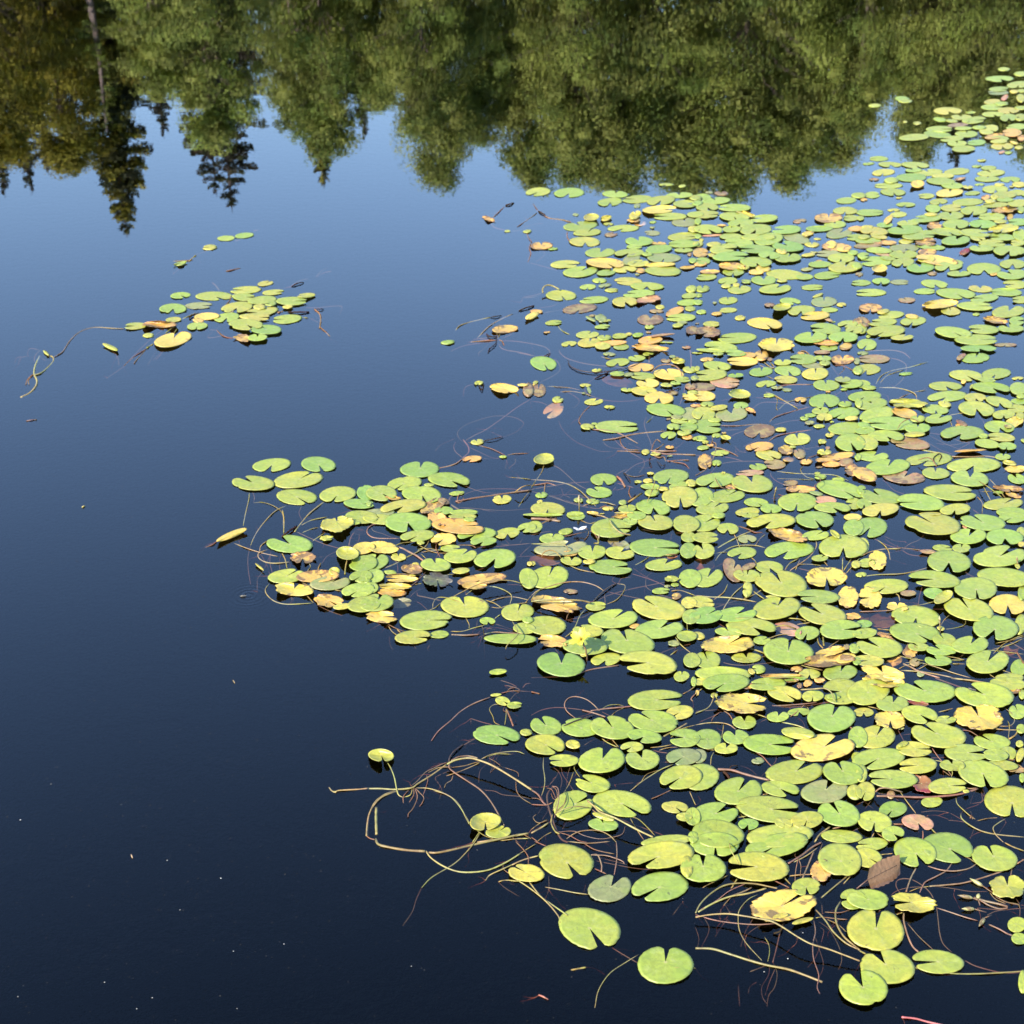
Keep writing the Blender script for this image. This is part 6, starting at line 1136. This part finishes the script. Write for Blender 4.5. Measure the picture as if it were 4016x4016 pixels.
# ---------------------------------------------------------------- folded brown autumn leaf at lower right
def dry_leaf():
    f = empty("dead_leaf", wpt(3455, 3435, 0))
    o = wpt(3400, 3462, .002); tip = wpt(3528, 3400, .004); ax = (tip - o); L = ax.length; ax.normalize()
    sd = Vector((-ax.y, ax.x, 0)); V, F = [], []; n, m = 26, 12
    for j in range(n):
        t = j / (n - 1)
        for k in range(m):
            q = (k / (m - 1) - .5) * 2
            wd = .0105 * math.sin(math.pi * min(1, .12 + .80 * t)) ** .7
            rib = .0016 * abs(math.sin(t * 21 + abs(q) * 2.2))
            z = .007 + (.016 if q > 0 else -.020) * abs(q) + rib * .6
            wd *= 1 + .07 * math.sin(t * 40) * abs(q)
            V.append(o + ax * (L * t + .006 * abs(q) * (1 - t)) + sd * wd * q + Vector((0, 0, z)) - f.location)
    for j in range(n - 1):
        for k in range(m - 1):
            b = j * m + k; F.append((b, b + 1, b + m + 1, b + m))
    tinted("leaf_blade", V, F, M_DRY, (.135, .070, .032), f, .14, 3)
    V, F = [], []; tube(V, F, [o - ax * .022 + Vector((0, 0, -.002)) - f.location, o - f.location + Vector((0, 0, .006)), o + ax * L * .9 - f.location + Vector((0, 0, .007))], [.0012, .0011, .0005], 6)
    tinted("leaf_stalk", V, F, M_STEM, (.06, .030, .018), f)
    tag(f, "curled brown dead leaf with ribs half sunk among the lower right pads", "dead leaf")
dry_leaf()

# ---------------------------------------------------------------- white petal scrap, insects, twig
def scrap():
    f = empty("petal_scrap", wpt(2270, 2076, .012)); r = random.Random(3)
    for (a, l, w_) in ((.3, .019, .006), (2.9, .013, .006), (4.3, .011, .005)):
        V, F = [], []; d = Vector((math.cos(a), math.sin(a), .25)); s_ = Vector((-d.y, d.x, .1))
        for j in range(6):
            t = j / 5; wd = w_ * math.sin(math.pi * min(1, .1 + .8 * t))
            V += [d * l * t - s_ * wd, d * l * t + Vector((0, 0, .0015)), d * l * t + s_ * wd]
        for j in range(5):
            b = j * 3; F += [(b, b + 1, b + 4, b + 3), (b + 1, b + 2, b + 5, b + 4)]
        tinted("petal", V, F, M_PETAL, (.50, .48, .50), f, .05)
    tag(f, "small white petals lying between pads near the yellow flower", "petals")
scrap()
def insect(x, y, s, a, label, name="insect", c=(.03, .025, .02), z=.004):
    f = empty(name, wpt(x, y, z)); d = Vector((math.cos(a), math.sin(a), 0)); n_ = Vector((-d.y, d.x, 0)); V, F = [], []
    tube(V, F, [d * s * t for t in (-1, -.7, -.2, .1, .4, .55, .8, 1)], [s * q for q in (.05, .22, .26, .16, .2, .12, .17, .04)], 8)
    tinted("body", V, F, M_BITS, c, f)
    for k in range(3):
        for sg in (-1, 1):
            V, F = [], []; b = d * s * (.1 + .25 * k - .2)
            tube(V, F, [b, b + n_ * sg * s * .5 + Vector((0, 0, s * .25)), b + n_ * sg * s * .9 + d * s * (k - 1) * .4 - Vector((0, 0, s * .2))], [s * .04, s * .03, s * .02], 4)
            tinted("leg", V, F, M_BITS, (.02, .017, .012), f)
    tag(f, label, "insect"); return f
insect(954, 2337, .0070, .2, "small pale insect making ripple rings on the open water at left", "water_insect", (.10, .085, .06), .002)
insect(3812, 2703, .0085, -.5, "dark fly sitting in the notch of a large pad at right", "fly", z=.012)
insect(3170, 2957, .0045, 0, "small dark beetle on the wide yellow pad", "beetle", z=.011)
insect(3812, 2828, .0050, .3, "dark beetle on the yellow heart shaped pad at right", "beetle", z=.011)
insect(3034, 2366, .0050, -.3, "small fly resting on a green pad right of the middle", "fly", z=.011)
insect(2598, 1687, .0050, .1, "dark insect on the water beside a pad row", "insect", z=.004)
f = empty("twig", wpt(1899, 2490, 0)); V, F = [], []
tube(V, F, [Vector((0, 0, -.06)), Vector((0, 0, 0)), Vector((-.002, .003, .012)), Vector((-.006, .004, .022))], [.0012, .0013, .0011, .0006], 6)
tinted("stick", V, F, M_STEM, (.02, .018, .010), f)
V, F = [], []; tube(V, F, [Vector((0, 0, .002)), Vector((.012, .004, .003)), Vector((.02, .006, .001))], [.0011, .0009, .0004], 5)
tinted("side_shoot", V, F, M_STEM, (.05, .06, .02), f)
tag(f, "short dark twig sticking up left of a long pad", "twig")
def bit(x, y, x2, y2, r, c, label):
    a, b = wpt(x, y, .001), wpt(x2, y2, .001); V, F = [], []
    tube(V, F, [a, (a + b) / 2 + Vector((0, 0, .001)), b], [r, r * 1.1, r * .7], 6)
    o = tinted("plant_bit", V, F, M_STEM, c); tag(o, label, "plant debris", "loose bits drifting on open water")
bit(515, 3352, 520, 3366, .0011, (.26, .17, .09), "short tan stick drifting alone on dark water at lower left")
bit(322, 1990, 334, 1984, .0018, (.22, .17, .05), "tan husk drifting on open water at middle left")
bit(104, 1651, 145, 1645, .0012, (.11, .055, .04), "thin brown stick drifting at far left")
bit(2113, 3902, 2150, 3920, .0013, (.20, .07, .045), "short reddish stick near the bottom middle")
bit(914, 2668, 921, 2680, .0011, (.20, .14, .06), "tiny curved tan bit on open dark water")
# pale drops and foam at the leaf rims, pollen and dust on the water
rng = random.Random(9); V, F, cl = [], [], []
def blob(x, y, r, c, z=.0012, flat=.35):
    p = wpt(x, y, z); b = len(V); n = 6
    for k in range(n):
        a = 2 * math.pi * k / n; q = r * rng.uniform(.7, 1.2); V.append(p + Vector((math.cos(a) * q, math.sin(a) * q, 0)))
    V.append(p + Vector((0, 0, r * flat * 1.6)))
    for k in range(n): F.append((b + k, b + (k + 1) % n, b + n))
    cl.extend([c] * (n + 1))
for i in range(950):
    x = rng.uniform(-50, 2300) if rng.random() < .8 else rng.uniform(1500, 4050); y = 1100 + 2950 * rng.random() ** .75
    if rng.random() < .35: x = 620 + rng.gauss(0, 500); y = 3350 + rng.gauss(0, 280)
    k = rng.random() ** 3; r = .00022 + .00045 * k
    t = rng.uniform(.5, 1.0); blob(x, min(4060, y), r, (.17 * t, .145 * t, .11 * t, 1))
for x, y, r in ((866, 3444, .0022), (656, 3374, .0015), (706, 3568, .0014), (1614, 3789, .0014), (410, 3852, .0016), (915, 3730, .0014), (597, 3913, .0015), (3090, 3759, .0022), (2997, 3811, .0016),
                (930, 3955, .0013), (537, 3956, .0016), (70, 3908, .0013), (1114, 3702, .0016), (3149, 3658, .0014), (200, 3075, .0014), (80, 3215, .0025), (475, 3155, .001)):
    blob(x, y, r * .62, (.30, .28, .24, 1))
tag(mesh("floating_specks", V, F, M_BITS, smooth=False, col=cl), "pale pollen and dust specks scattered over the open water", "specks", kind="stuff")
